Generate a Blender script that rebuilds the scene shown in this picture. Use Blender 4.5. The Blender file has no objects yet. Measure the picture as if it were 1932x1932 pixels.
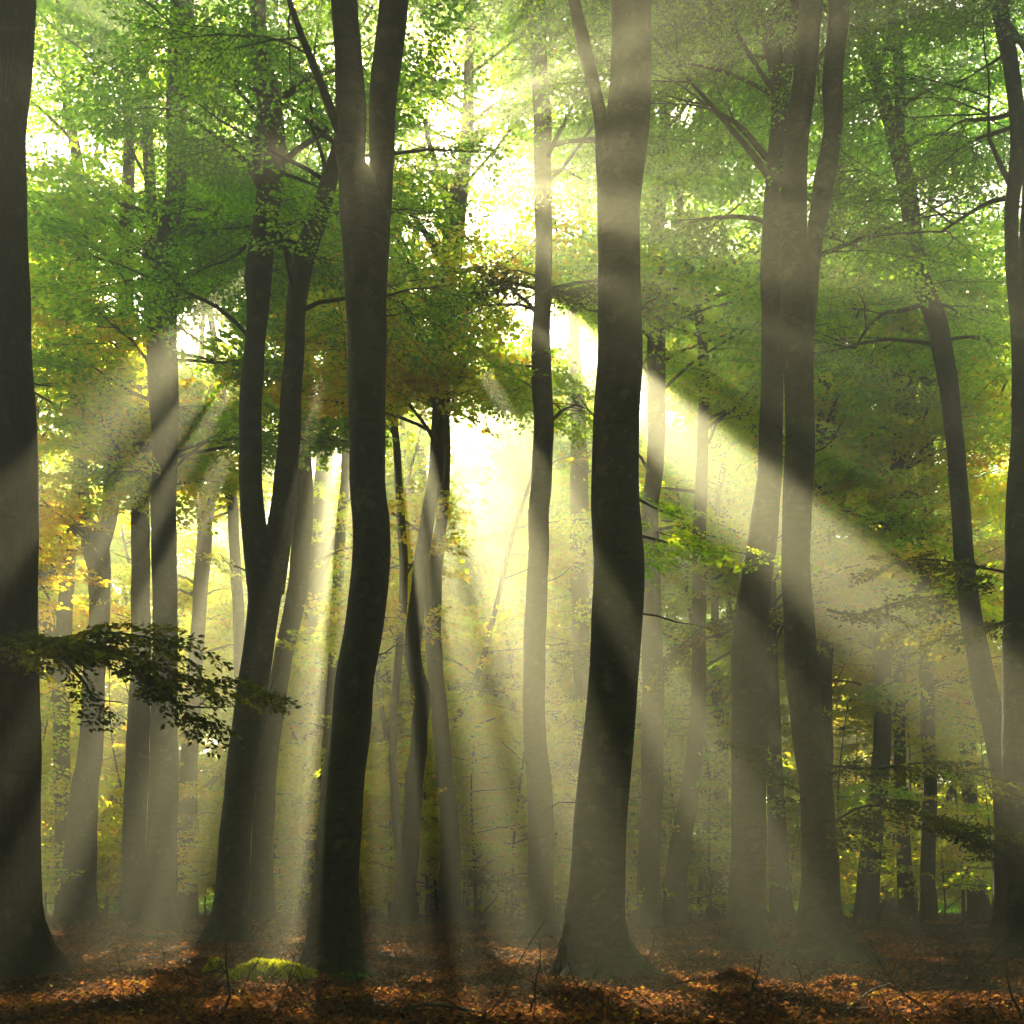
import bpy, math, random
import numpy as np
from math import radians, sin, cos, pi

random.seed(7)
R = np.random.default_rng(11)
SC = bpy.context.scene
COL = SC.collection

# ------------------------------------------------------------------ camera, sky, sun, exposure
CAM_H = 0.93
F = 2332.0                 # focal length in units of the 1932 px wide picture
CX, HY = 966.0, 1700.0     # principal column and horizon row
cam_d = bpy.data.cameras.new('camera')
cam_d.sensor_width = 36.0
cam_d.lens = 36.0 * F / 1932.0
cam_d.shift_y = (HY - 966.0) / 1932.0
cam_d.clip_start = 0.05
cam_d.clip_end = 2000.0
cam = bpy.data.objects.new('camera', cam_d)
cam.location = (0, 0, CAM_H)
cam.rotation_euler = (radians(90), 0, 0)
COL.objects.link(cam)
SC.camera = cam

SUN_PX = (692.5, 298.0)
SD = np.array([(SUN_PX[0] - CX) / F, 1.0, (HY - SUN_PX[1]) / F])
SD /= np.linalg.norm(SD)                      # unit vector towards the sun
ELEV = math.asin(SD[2])
AZ = math.atan2(SD[0], SD[1])                 # from +Y towards +X

world = bpy.data.worlds.new('World')
SC.world = world
world.use_nodes = True
nt = world.node_tree
nt.nodes.clear()
wo = nt.nodes.new('ShaderNodeOutputWorld')
bg = nt.nodes.new('ShaderNodeBackground')
bg.inputs['Strength'].default_value = 0.062
sky = nt.nodes.new('ShaderNodeTexSky')
sky.sky_type = 'NISHITA'
sky.sun_disc = False
sky.sun_elevation = ELEV
sky.sun_rotation = AZ
sky.air_density = 1.0
sky.dust_density = 2.5
sky.ozone_density = 1.0
nt.links.new(sky.outputs[0], bg.inputs['Color'])
# the visible disc of the sun in the sky
tc = nt.nodes.new('ShaderNodeTexCoord')
dot = nt.nodes.new('ShaderNodeVectorMath'); dot.operation = 'DOT_PRODUCT'
nrm = nt.nodes.new('ShaderNodeVectorMath'); nrm.operation = 'NORMALIZE'
nt.links.new(tc.outputs['Generated'], nrm.inputs[0])
nt.links.new(nrm.outputs['Vector'], dot.inputs[0])
dot.inputs[1].default_value = tuple(SD)
gt = nt.nodes.new('ShaderNodeMath'); gt.operation = 'GREATER_THAN'
gt.inputs[1].default_value = math.cos(radians(0.27))
nt.links.new(dot.outputs['Value'], gt.inputs[0])
mul = nt.nodes.new('ShaderNodeMath'); mul.operation = 'MULTIPLY'; mul.inputs[1].default_value = 110.0
nt.links.new(gt.outputs[0], mul.inputs[0])
bg2 = nt.nodes.new('ShaderNodeBackground'); bg2.inputs['Color'].default_value = (1.0, 0.72, 0.4, 1)
nt.links.new(mul.outputs[0], bg2.inputs['Strength'])
add = nt.nodes.new('ShaderNodeAddShader')
nt.links.new(bg.outputs[0], add.inputs[0]); nt.links.new(bg2.outputs[0], add.inputs[1])
nt.links.new(add.outputs[0], wo.inputs['Surface'])

sun_d = bpy.data.lights.new('sun', 'SUN')
sun_d.energy = 5.0
sun_d.angle = radians(0.5)
sun_d.color = (1.0, 0.89, 0.65)
sun = bpy.data.objects.new('sun', sun_d)
from mathutils import Vector, Matrix
sun.rotation_euler = Vector((float(SD[0]), float(SD[1]), float(SD[2]))).to_track_quat('Z', 'Y').to_euler()
sun.location = (float(SD[0]) * 60, float(SD[1]) * 60, float(SD[2]) * 60)
COL.objects.link(sun)

SC.view_settings.view_transform = 'Standard'
SC.view_settings.look = 'None'
SC.view_settings.exposure = 2.22
SC.view_settings.gamma = 1.0
SC.view_settings.use_curve_mapping = False

HAZE_DENSITY = 0.011
HAZE_G = 0.7

c = SC.cycles
c.use_denoising = True
try:
    c.denoiser = 'OPENIMAGEDENOISE'
except Exception:
    pass
c.max_bounces = 5
c.diffuse_bounces = 3
c.glossy_bounces = 1
c.transmission_bounces = 3
c.transparent_max_bounces = 4
c.volume_bounces = 0
c.caustics_reflective = False
c.caustics_refractive = False
c.sample_clamp_indirect = 2.0
c.sample_clamp_direct = 0.0
c.use_adaptive_sampling = False

# ------------------------------------------------------------------ helpers
def W(x, y, d):
    return np.array([(x - CX) / F * d, d, CAM_H + (HY - y) / F * d])

def smooth(a, b, v):
    t = np.clip((v - a) / (b - a), 0, 1)
    return t * t * (3 - 2 * t)

_k = np.random.default_rng(5)
_WV = [(_k.uniform(-1, 1, 2) / np.array([1.0, 1.0]), _k.uniform(0, 6.28)) for _ in range(40)]
def wav(x, y, wl, i0, n=7):
    s = 0
    for i in range(n):
        k, ph = _WV[(i0 + i) % 40]
        k = k / (np.linalg.norm(k) + 1e-6) * (2 * pi / wl) * (0.7 + 0.09 * ((i * 37) % 7))
        s = s + np.sin(k[0] * x + k[1] * y + ph)
    return s / math.sqrt(n)

def ground(x, y):
    x = np.asarray(x, float); y = np.asarray(y, float)
    z = 0.35 * smooth(14, 32, y)
    z = z + 0.05 * wav(x, y, 7.0, 0) * smooth(3, 12, y) + 0.028 * wav(x, y, 2.2, 9) + 0.012 * wav(x, y, 0.8, 17)
    z = z + 0.10 * wav(x, y, 22.0, 25) * smooth(38, 60, y)
    # a low bank along the very front
    z = z + 0.05 * np.exp(-((y - 10.4) / 0.8) ** 2) * (0.6 + 0.5 * wav(x, y, 3.0, 30))
    return z

def mesh_obj(name, V, Fc, mat, parent=None, nper=None, tint=None, smoothing=True, origin=None):
    """V (n,3) world coordinates, Fc either (m,k) array or list of tuples."""
    me = bpy.data.meshes.new(name)
    V = np.asarray(V, np.float32)
    if origin is None:
        origin = np.zeros(3)
        if parent is not None:
            origin = np.array(parent.matrix_world.translation if parent.parent else parent.location)
    V = V - np.asarray(origin, np.float32)
    if isinstance(Fc, np.ndarray):
        m, k = Fc.shape
        loops = Fc.reshape(-1).astype(np.int32)
        starts = (np.arange(m) * k).astype(np.int32)
        tot = np.full(m, k, np.int32)
    else:
        tot = np.array([len(f) for f in Fc], np.int32)
        m = len(tot)
        loops = np.array([i for f in Fc for i in f], np.int32)
        starts = np.concatenate(([0], np.cumsum(tot)[:-1])).astype(np.int32)
    me.vertices.add(len(V)); me.vertices.foreach_set('co', V.reshape(-1))
    me.loops.add(len(loops)); me.loops.foreach_set('vertex_index', loops)
    me.polygons.add(m); me.polygons.foreach_set('loop_start', starts); me.polygons.foreach_set('loop_total', tot)
    me.update(calc_edges=True)
    if smoothing:
        me.polygons.foreach_set('use_smooth', np.ones(m, bool))
    if tint is not None:
        at = me.attributes.new('tint', 'FLOAT', 'POINT')
        at.data.foreach_set('value', np.asarray(tint, np.float32))
    if mat is not None:
        me.materials.append(mat)
    o = bpy.data.objects.new(name, me)
    if parent is not None:
        o.parent = parent
        if parent.type == 'MESH':
            o.location = tuple(np.asarray(origin, float) - np.array(parent['_o'])) if '_o' in parent else (0, 0, 0)
    else:
        o.location = tuple(float(v) for v in origin)
    COL.objects.link(o)
    return o

def empty(name, loc, label, cat, group=None):
    o = bpy.data.objects.new(name, None)
    o.empty_display_size = 0.2
    o.location = tuple(float(v) for v in loc)
    o['label'] = label; o['category'] = cat
    if group: o['group'] = group
    COL.objects.link(o)
    return o

class MB:
    """collects tubes into one mesh"""
    def __init__(s): s.V = []; s.Q = []; s.T = []; s.n = 0
    def tube(s, P, r, sides=10, ridges=None, cap=True, ref=None, lump=0.04):
        P = np.asarray(P, float); r = np.asarray(r, float); n = len(P)
        T = np.gradient(P, axis=0); T /= np.linalg.norm(T, axis=1)[:, None] + 1e-9
        a = np.array(ref if ref is not None else ([0, 1, 0] if abs(T[0][2]) > 0.6 else [0, 0, 1]), float)
        th = np.linspace(0, 2 * pi, sides, endpoint=False)
        ph = R.uniform(0, 6.28, 4)
        L = np.concatenate(([0], np.cumsum(np.linalg.norm(np.diff(P, axis=0), axis=1))))
        rings = np.zeros((n, sides, 3))
        for i in range(n):
            t = T[i]
            u = a - t * np.dot(a, t); u /= np.linalg.norm(u) + 1e-9
            a = u
            v = np.cross(t, u)
            rr = r[i] * (1 + lump * np.sin(2 * th + ph[0] + L[i] * 0.7) + lump * 0.7 * np.sin(3 * th + ph[1] - L[i] * 0.5)
                         + lump * 0.4 * np.sin(th * 5 + ph[3] + L[i] * 1.9))
            if ridges is not None:
                rr = rr * (1 + ridges[i] * (0.55 * np.cos(5 * th + ph[2]) + 0.35 * np.cos(3 * th + ph[3]) + 0.2 * np.cos(8 * th)))
            rings[i] = P[i] + rr[:, None] * (np.cos(th)[:, None] * u + np.sin(th)[:, None] * v)
        b = s.n
        s.V.append(rings.reshape(-1, 3))
        i = np.arange(n - 1)[:, None] * sides; j = np.arange(sides)[None, :]; j2 = (j + 1) % sides
        q = np.stack([b + i + j, b + i + j2, b + i + sides + j2, b + i + sides + j], -1).reshape(-1, 4)
        s.Q.append(q)
        s.n += n * sides
        if cap:
            s.V.append(P[-1:] + T[-1:] * r[-1] * 0.5)
            top = b + (n - 1) * sides
            s.T += [(top + k, top + (k + 1) % sides, s.n) for k in range(sides)]
            s.n += 1
    def build(s, name, mat, parent=None, origin=None):
        V = np.concatenate(s.V)
        Fc = [tuple(q) for q in np.concatenate(s.Q).tolist()] + s.T
        return mesh_obj(name, V, Fc, mat, parent, origin=origin)

def catmull(P, step):
    """P (n,k) first three columns position; returns resampled"""
    P = np.asarray(P, float); out = []
    n = len(P)
    for i in range(n - 1):
        p0 = P[max(i - 1, 0)]; p1 = P[i]; p2 = P[i + 1]; p3 = P[min(i + 2, n - 1)]
        m = max(1, int(np.linalg.norm(p2[:3] - p1[:3]) / step))
        for k in range(m):
            t = k / m
            out.append(0.5 * ((2 * p1) + (-p0 + p2) * t + (2 * p0 - 5 * p1 + 4 * p2 - p3) * t * t + (-p0 + 3 * p1 - 3 * p2 + p3) * t ** 3))
    out.append(P[-1])
    return np.array(out)

# ------------------------------------------------------------------ materials
def newmat(name):
    m = bpy.data.materials.new(name); m.use_nodes = True
    m.node_tree.nodes.clear()
    return m, m.node_tree

def bark_material(name, dark, light, moss=0.5, furrow=False):
    m, t = newmat(name); N = t.nodes.new; LK = t.links.new
    out = N('ShaderNodeOutputMaterial'); bs = N('ShaderNodeBsdfPrincipled')
    LK(bs.outputs[0], out.inputs['Surface'])
    bs.inputs['Roughness'].default_value = 0.92; bs.inputs['Specular IOR Level'].default_value = 0.25
    tc = N('ShaderNodeTexCoord'); mp = N('ShaderNodeMapping')
    LK(tc.outputs['Object'], mp.inputs[0])
    mp.inputs['Scale'].default_value = (9, 9, 1.3) if furrow else (3, 3, 5.0)
    n1 = N('ShaderNodeTexNoise'); n1.inputs['Scale'].default_value = 3.0; n1.inputs['Detail'].default_value = 6
    LK(mp.outputs[0], n1.inputs['Vector'])
    n2 = N('ShaderNodeTexNoise'); n2.inputs['Scale'].default_value = 1.1; n2.inputs['Detail'].default_value = 4
    LK(tc.outputs['Object'], n2.inputs['Vector'])
    r1 = N('ShaderNodeValToRGB'); r1.color_ramp.elements[0].position = 0.35; r1.color_ramp.elements[1].position = 0.7
    r1.color_ramp.elements[0].color = (*dark, 1); r1.color_ramp.elements[1].color = (*light, 1)
    LK(n1.outputs['Fac'], r1.inputs[0])
    # moss patches with a shape of their own
    r2 = N('ShaderNodeValToRGB'); r2.color_ramp.elements[0].position = 0.52; r2.color_ramp.elements[1].position = 0.66
    LK(n2.outputs['Fac'], r2.inputs[0])
    mm = N('ShaderNodeMath'); mm.operation = 'MULTIPLY'; mm.inputs[1].default_value = moss
    LK(r2.outputs[0], mm.inputs[0])
    mx = N('ShaderNodeMixRGB'); mx.inputs[2].default_value = (0.10, 0.12, 0.025, 1)
    LK(mm.outputs[0], mx.inputs[0]); LK(r1.outputs[0], mx.inputs[1]); LK(mx.outputs[0], bs.inputs['Base Color'])
    # pale lichen blotches and darker cross-grained scars
    n4 = N('ShaderNodeTexNoise'); n4.inputs['Scale'].default_value = 4.5; n4.inputs['Detail'].default_value = 7; n4.inputs['Roughness'].default_value = 0.7
    mp4 = N('ShaderNodeMapping'); mp4.inputs['Location'].default_value = (3, 7, 1); LK(tc.outputs['Object'], mp4.inputs[0]); LK(mp4.outputs[0], n4.inputs['Vector'])
    r4 = N('ShaderNodeValToRGB'); r4.color_ramp.elements[0].position = 0.56; r4.color_ramp.elements[1].position = 0.62; r4.color_ramp.elements[1].color = (.6, .6, .6, 1); LK(n4.outputs['Fac'], r4.inputs[0])
    mx4 = N('ShaderNodeMixRGB'); mx4.inputs[2].default_value = (light[0] * 2.2, light[1] * 2.4, light[2] * 2.2, 1)
    LK(r4.outputs[0], mx4.inputs[0]); LK(mx.outputs[0], mx4.inputs[1])
    mp5 = N('ShaderNodeMapping'); mp5.inputs['Scale'].default_value = (1.2, 1.2, 9); LK(tc.outputs['Object'], mp5.inputs[0])
    n5 = N('ShaderNodeTexNoise'); n5.inputs['Scale'].default_value = 2.2; n5.inputs['Detail'].default_value = 3; LK(mp5.outputs[0], n5.inputs['Vector'])
    r5 = N('ShaderNodeValToRGB'); r5.color_ramp.elements[0].position = 0.60; r5.color_ramp.elements[1].position = 0.66; r5.color_ramp.elements[1].color = (.7, .7, .7, 1); LK(n5.outputs['Fac'], r5.inputs[0])
    mx5 = N('ShaderNodeMixRGB'); mx5.inputs[2].default_value = (dark[0] * .45, dark[1] * .45, dark[2] * .45, 1)
    LK(r5.outputs[0], mx5.inputs[0]); LK(mx4.outputs[0], mx5.inputs[1]); LK(mx5.outputs[0], bs.inputs['Base Color'])
    bp = N('ShaderNodeBump'); bp.inputs['Strength'].default_value = 0.9 if furrow else 0.45; bp.inputs['Distance'].default_value = 0.03 if furrow else 0.012
    n3 = N('ShaderNodeTexNoise'); n3.inputs['Scale'].default_value = 6.0; n3.inputs['Detail'].default_value = 8; n3.inputs['Roughness'].default_value = 0.65
    LK(mp.outputs[0], n3.inputs['Vector']); LK(n3.outputs['Fac'], bp.inputs['Height']); LK(bp.outputs[0], bs.inputs['Normal'])
    return m

BARK = bark_material('beech_bark', (0.034, 0.024, 0.014), (0.088, 0.064, 0.040), 0.40)
BARK_ROUGH = bark_material('furrowed_bark', (0.018, 0.013, 0.010), (0.055, 0.042, 0.033), 0.2, True)
TWIG = bark_material('twig_bark', (0.05, 0.035, 0.025), (0.10, 0.075, 0.055), 0.2)
DEADWOOD = bark_material('dead_wood', (0.04, 0.025, 0.016), (0.12, 0.08, 0.05), 0.5, True)

def leaf_material(name, stops, trans=0.55, tboost=1.6):
    m, t = newmat(name); N = t.nodes.new; LK = t.links.new
    out = N('ShaderNodeOutputMaterial')
    at = N('ShaderNodeAttribute'); at.attribute_name = 'tint'
    rp = N('ShaderNodeValToRGB'); el = rp.color_ramp.elements
    el[0].position = stops[0][0]; el[0].color = (*stops[0][1], 1)
    el[1].position = stops[-1][0]; el[1].color = (*stops[-1][1], 1)
    for p, col in stops[1:-1]:
        e = el.new(p); e.color = (*col, 1)
    LK(at.outputs['Fac'], rp.inputs[0])
    d = N('ShaderNodeBsdfDiffuse'); LK(rp.outputs[0], d.inputs[0])
    tr = N('ShaderNodeBsdfTranslucent')
    g = N('ShaderNodeVectorMath'); g.operation = 'MULTIPLY'
    g.inputs[1].default_value = (tboost, tboost * 1.05, tboost * 0.5)
    LK(rp.outputs[0], g.inputs[0]); LK(g.outputs[0], tr.inputs[0])
    mx = N('ShaderNodeMixShader'); mx.inputs[0].default_value = trans
    LK(d.outputs[0], mx.inputs[1]); LK(tr.outputs[0], mx.inputs[2])
    LK(mx.outputs[0], out.inputs['Surface'])
    return m

LEAF = leaf_material('beech_leaf', [(0.0, (0.022, 0.065, 0.014)), (0.35, (0.068, 0.150, 0.014)), (0.6, (0.16, 0.27, 0.016)),
                                    (0.8, (0.31, 0.35, 0.015)), (0.93, (0.42, 0.37, 0.015)), (1.0, (0.46, 0.27, 0.02))], 0.72, 3.5)
LITTER = leaf_material('fallen_leaf', [(0.0, (0.022, 0.012, 0.009)), (0.42, (0.14, 0.056, 0.034)), (0.75, (0.34, 0.125, 0.07)),
                                       (0.93, (0.42, 0.13, 0.03)), (1.0, (0.40, 0.30, 0.04))], 0.45, 1.5)
BOUGH_LEAF = leaf_material('painted_shade_leaf', [(0.0, (0.016, 0.028, 0.008)), (0.5, (0.05, 0.075, 0.012)), (0.8, (0.22, 0.20, 0.015)), (1.0, (0.40, 0.26, 0.02))], 0.5, 1.6)  # shade of the backlit low boughs put into a darker leaf colour
MOSS = leaf_material('moss', [(0.0, (0.12, 0.14, 0.01)), (1.0, (0.50, 0.47, 0.02))], 0.55, 1.8)
FERN = leaf_material('green_frond', [(0.0, (0.02, 0.07, 0.02)), (1.0, (0.06, 0.16, 0.03))], 0.5, 1.6)

def ground_material():
    m, t = newmat('forest_floor'); N = t.nodes.new; LK = t.links.new
    out = N('ShaderNodeOutputMaterial'); bs = N('ShaderNodeBsdfPrincipled'); bs.inputs['Roughness'].default_value = 0.95
    LK(bs.outputs[0], out.inputs['Surface'])
    tc = N('ShaderNodeTexCoord')
    v = N('ShaderNodeTexVoronoi'); v.inputs['Scale'].default_value = 14.0; LK(tc.outputs['Object'], v.inputs['Vector'])
    sep = N('ShaderNodeSeparateColor'); LK(v.outputs['Color'], sep.inputs[0])
    rp = N('ShaderNodeValToRGB'); el = rp.color_ramp.elements
    el[0].color = (0.03, 0.017, 0.010, 1); el[1].color = (0.14, 0.06, 0.03, 1)
    e = el.new(0.55); e.color = (0.06, 0.028, 0.017, 1)
    LK(sep.outputs[0], rp.inputs[0])
    n = N('ShaderNodeTexNoise'); n.inputs['Scale'].default_value = 0.7; n.inputs['Detail'].default_value = 5
    LK(tc.outputs['Object'], n.inputs['Vector'])
    r2 = N('ShaderNodeValToRGB'); r2.color_ramp.elements[0].position = 0.5; r2.color_ramp.elements[1].position = 0.72
    LK(n.outputs['Fac'], r2.inputs[0])
    mx = N('ShaderNodeMixRGB'); mx.inputs[2].default_value = (0.06, 0.065, 0.018, 1)
    mm = N('ShaderNodeMath'); mm.operation = 'MULTIPLY'; mm.inputs[1].default_value = 0.5; LK(r2.outputs[0], mm.inputs[0])
    LK(mm.outputs[0], mx.inputs[0]); LK(rp.outputs[0], mx.inputs[1]); LK(mx.outputs[0], bs.inputs['Base Color'])
    bp = N('ShaderNodeBump'); bp.inputs['Strength'].default_value = 0.8; bp.inputs['Distance'].default_value = 0.03
    LK(v.outputs['Distance'], bp.inputs['Height']); LK(bp.outputs[0], bs.inputs['Normal'])
    return m
FLOOR = ground_material()

# ------------------------------------------------------------------ openings in the canopy along the sun's direction
# (x, y, depth, radius): a gap between leaf clumps through which the sun reaches that point of the wood
GAPS = [
    (1500, 1020, 14.0, .50), (1510, 1000, 12.5, .42), (1330, 1450, 14.5, .26), (1400, 1500, 15.0, .18),
    (950, 1100, 19.0, .42), (950, 1100, 24., .4), (1010, 1150, 17.5, .16), (1060, 1450, 18.0, .28), (870, 1250, 28.0, .35), (905, 1500, 23.0, .3),
    (552, 1150, 22.0, .62), (553, 900, 19.0, .28), (575, 1300, 24.0, .4), (486, 1240, 27.5, .55), (594, 1560, 13.0, .36),
    (310, 700, 22.0, .27), (280, 650, 22., .1), (280, 875, 21.0, .25), (150, 1080, 26.0, .50), (122, 1089, 31.0, .25), (175, 1450, 29.0, .7), (390, 1250, 24.0, .24), (320, 1550, 19.5, .28),
    (1800, 800, 35, .8), (1690, 1020, 34, .6), (200, 620, 32, .9), (230, 930, 34, .6), (1880, 600, 33, .8), (1900, 1050, 30, .7), (120, 480, 33, .7),
    (60, 900, 11.0, .20), (40, 1030, 11.0, .16),
    (1190, 80, 12.0, .17), (1060, 137, 20., .14), (1180, 150, 12.0, .08), (1480, 640, 15.0, .14), (1470, 760, 15.0, .12), (1500, 860, 15.0, .10), (1500, 60, 15., .14),
    (1120, 1590, 12.0, .32), (1130, 1720, 12.5, .34), (1165, 1160, 12.0, .20), (1400, 1700, 15.0, .35), (1540, 1740, 13.5, .3),
    (1740, 560, 18.0, .20), (1745, 950, 20.0, .16), (1845, 1640, 24.0, .30), (1700, 1300, 18.0, .16),
    (640, 1760, 13.0, .25), (261, 1218, 18.0, .3), (100, 1300, 13.0, .22), (400, 1500, 22.0, .3), (600, 1504, 22, .35), (1330, 1620, 16, .3), (1800, 1480, 15, .3), (980, 1650, 17, .4), (400, 1735, 23.0, .35), (300, 1700, 22.0, .4),
    # patches of light on the forest floor
    (512, 1848, 13.5, .7), (490, 1846, 13.5, .5), (610, 1880, 13.0, .25), (319, 1785, 18.0, .5), (440, 1805, 18.0, .25), (750, 1790, 20.0, .4), (800, 1850, 14.5, .3),
    (1000, 1925, 9.6, .5), (1310, 1915, 9.8, .6), (1400, 1850, 12.2, .45), (1030, 1840, 14.5, .3), (1760, 1800, 17, .3), (330, 1850, 14.5, .3), (1440, 1880, 11.0, .4), (1600, 1885, 11.0, .55), (1860, 1905, 10.2, .4), (1250, 1880, 12.0, .3), (1150, 1900, 11., .3), (1700, 1925, 9.6, .3),
    (860, 1905, 11.0, .25), (1090, 1795, 19.0, .2), (1330, 1790, 19.0, .25), (1890, 1840, 14.0, .2), (720, 1900, 11.0, .3), (560, 1880, 12.6, .4), (930, 1880, 12, .3), (1500, 1925, 9.7, .45), (1800, 1870, 12, .35), (1180, 1925, 9.6, .35), (400, 1925, 10, .2), (640, 1925, 9.8, .3),
]
# the same gaps in rank behind rank of crowns: deeper shafts along the main ones
for x, y, ds in ((1500, 1020, (11.0, 17.0, 20.0, 25.0)), (950, 1100, (24.0, 30.0)), (870, 1250, (30.0,)), (552, 1150, (33.0,)), (150, 1080, (33.0,)), (175, 1450, (30.0, 19.0)),
                 (1330, 1450, (18.0, 25.0)), (1060, 1450, (26.0,)), (310, 700, (28.0,)), (1845, 1640, (30.0,)), (390, 1250, (30.0, 19.0)), (560, 1500, (29.0,)), (225, 1200, (28.0,))):
    for d in ds: GAPS.append((x, y, d, (.028 if x != 1500 else .034) * d))
for _ in range(30):
    GAPS.append((R.uniform(40, 1900), R.uniform(700, 1850), R.uniform(14, 26), R.uniform(.05, .15)))
for _ in range(12):
    GAPS.append((R.uniform(80, 1900), R.uniform(800, 1600), R.uniform(30, 44), R.uniform(.25, .5)))
G0 = np.array([W(x, y, d) for x, y, d, r in GAPS]); GR = np.array([r for *_, r in GAPS])
G0 = np.vstack([G0, [[0, 0, CAM_H]]]); GR = np.append(GR, 0.12)

def in_gaps(P, rmin=0.0, grow=0.0):
    keep = np.ones(len(P), bool)
    for g, r in zip(G0, GR):
        if r < rmin: continue
        r = r + grow
        d = P - g
        t = d @ SD
        q = np.einsum('ij,ij->i', d, d) - t * t
        keep &= ~((q < r * r) & (t > 0.5))
    return ~keep

# clearings in the canopy seen as patches of open sky: (x, y, half width, half height) at any distance beyond dmin
SKYHOLES = [(790, 490, 62, 85, 18), (915, 460, 75, 62, 18), (620, 520, 22, 30, 18), (970, 575, 62, 62, 18), (780, 600, 40, 42, 18), (940, 610, 50, 42, 18), (420, 470, 24, 30, 18), (1590, 1000, 22, 30, 24), (820, 250, 30, 40, 18), (215, 760, 25, 30, 26)]
def in_skyholes(P):
    d = P[:, 1]
    u = CX + P[:, 0] / d * F; v = HY - (P[:, 2] - CAM_H) / d * F
    m = np.zeros(len(P), bool)
    hsh = np.random.default_rng(len(P)).random(len(P))
    for x, y, a, b, dm in SKYHOLES:
        e = ((u - x) / a) ** 2 + ((v - y) / b) ** 2
        e = e + 0.35 * np.sin(u * .07 + v * .03) + 0.3 * np.sin(v * .09 - u * .04)
        m |= (e < 1) & (d > dm) & ((d > 36) | (hsh > .68))
    # thinner, airier crowns round the clearing in front of the sun
    e = ((u - 870) / 250) ** 2 + ((v - 400) / 360) ** 2
    m |= (e < 1) & (d > 18) & (hsh < .24 * (1 - e))
    return m

# ------------------------------------------------------------------ sprays of leaves
def make_template(rng, leaf, dens=1.0, twigs=True):
    """a flat branchlet one metre long; returns leaf quads (n,4,3) and twig lines"""
    P = []; D = []; tw = [((0, 0), (1, 0), 0.007)]
    sp = 0.058 / dens
    def row(o, ang, L, first=0.1):
        k = 0; s = L * first
        while s < L:
            side = 1 if k % 2 else -1
            p = (o[0] + cos(ang) * s, o[1] + sin(ang) * s)
            P.append(p); D.append(ang + side * rng.uniform(.5, 1.0)); k += 1; s += sp * rng.uniform(.7, 1.3)
        P.append((o[0] + cos(ang) * L, o[1] + sin(ang) * L)); D.append(ang)
    row((0, 0), 0, 1.0, 0.25)
    u = 0.06; k = rng.integers(0, 2)
    while u < .93:
        side = 1 if k % 2 else -1
        a = side * rng.uniform(.65, 1.05); L = (0.55 - 0.38 * u) * rng.uniform(.6, 1.15)
        row((u, 0), a, L)
        tw.append(((u, 0), (u + cos(a) * L, sin(a) * L), 0.004))
        if L > .34:
            a2 = a - side * rng.uniform(.5, .9); o2 = (u + cos(a) * L * .45, sin(a) * L * .45)
            row(o2, a2, L * .5); 
        k += 1; u += 0.10 * rng.uniform(.75, 1.25)
    P = np.array(P); D = np.array(D); n = len(P)
    l = leaf * rng.uniform(.65, 1.15, n)
    d = np.stack([np.cos(D), np.sin(D), rng.normal(-.25, .3, n)], 1); d /= np.linalg.norm(d, axis=1)[:, None]
    e = np.stack([-np.sin(D), np.cos(D), np.zeros(n)], 1)
    nn = np.cross(d, e)
    tau = rng.normal(0, .6, n)
    e = np.cos(tau)[:, None] * e + np.sin(tau)[:, None] * nn
    base = np.stack([P[:, 0], P[:, 1], rng.normal(0, .03, n) - .16 * P[:, 0] ** 2 - .25 * P[:, 1] ** 2], 1)
    wv = l[:, None] * 0.31 * e
    fold = np.cross(d, e) * l[:, None] * .07
    q = np.stack([base, base + d * l[:, None] * .48 + wv + fold, base + d * l[:, None], base + d * l[:, None] * .48 - wv + fold], 1)
    tws = []
    for (a, b, r) in tw:
        za = -.16 * a[0] ** 2 - .25 * a[1] ** 2; zb = -.16 * b[0] ** 2 - .25 * b[1] ** 2
        tws.append((np.array([a[0], a[1], za]), np.array([b[0], b[1], zb]), r))
    # triangular prisms
    tv = []; tf = []
    for a, b, r in tws:
        t = b - a; t /= np.linalg.norm(t); u_ = np.cross(t, [0, 0, 1.0]); u_ /= np.linalg.norm(u_) + 1e-9; v_ = np.cross(t, u_)
        k0 = len(tv)
        for c_, rr in ((a, r), (b, r * .35)):
            for j in range(3):
                th = j * 2 * pi / 3
                tv.append(c_ + rr * (cos(th) * u_ + sin(th) * v_))
        tf += [(k0 + j, k0 + (j + 1) % 3, k0 + 3 + (j + 1) % 3, k0 + 3 + j) for j in range(3)]
    return q, np.array(tv), np.array(tf)

_tr = np.random.default_rng(3)
TPL = {'bough': [make_template(_tr, .15, .52) for _ in range(8)], 'near': [make_template(_tr, .068, 1.0) for _ in range(8)],
       'mid': [make_template(_tr, .095, .85) for _ in range(8)],
       'far': [make_template(_tr, .135, .58) for _ in range(6)],
       'vfar': [make_template(_tr, .19, .36) for _ in range(5)]}

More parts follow.
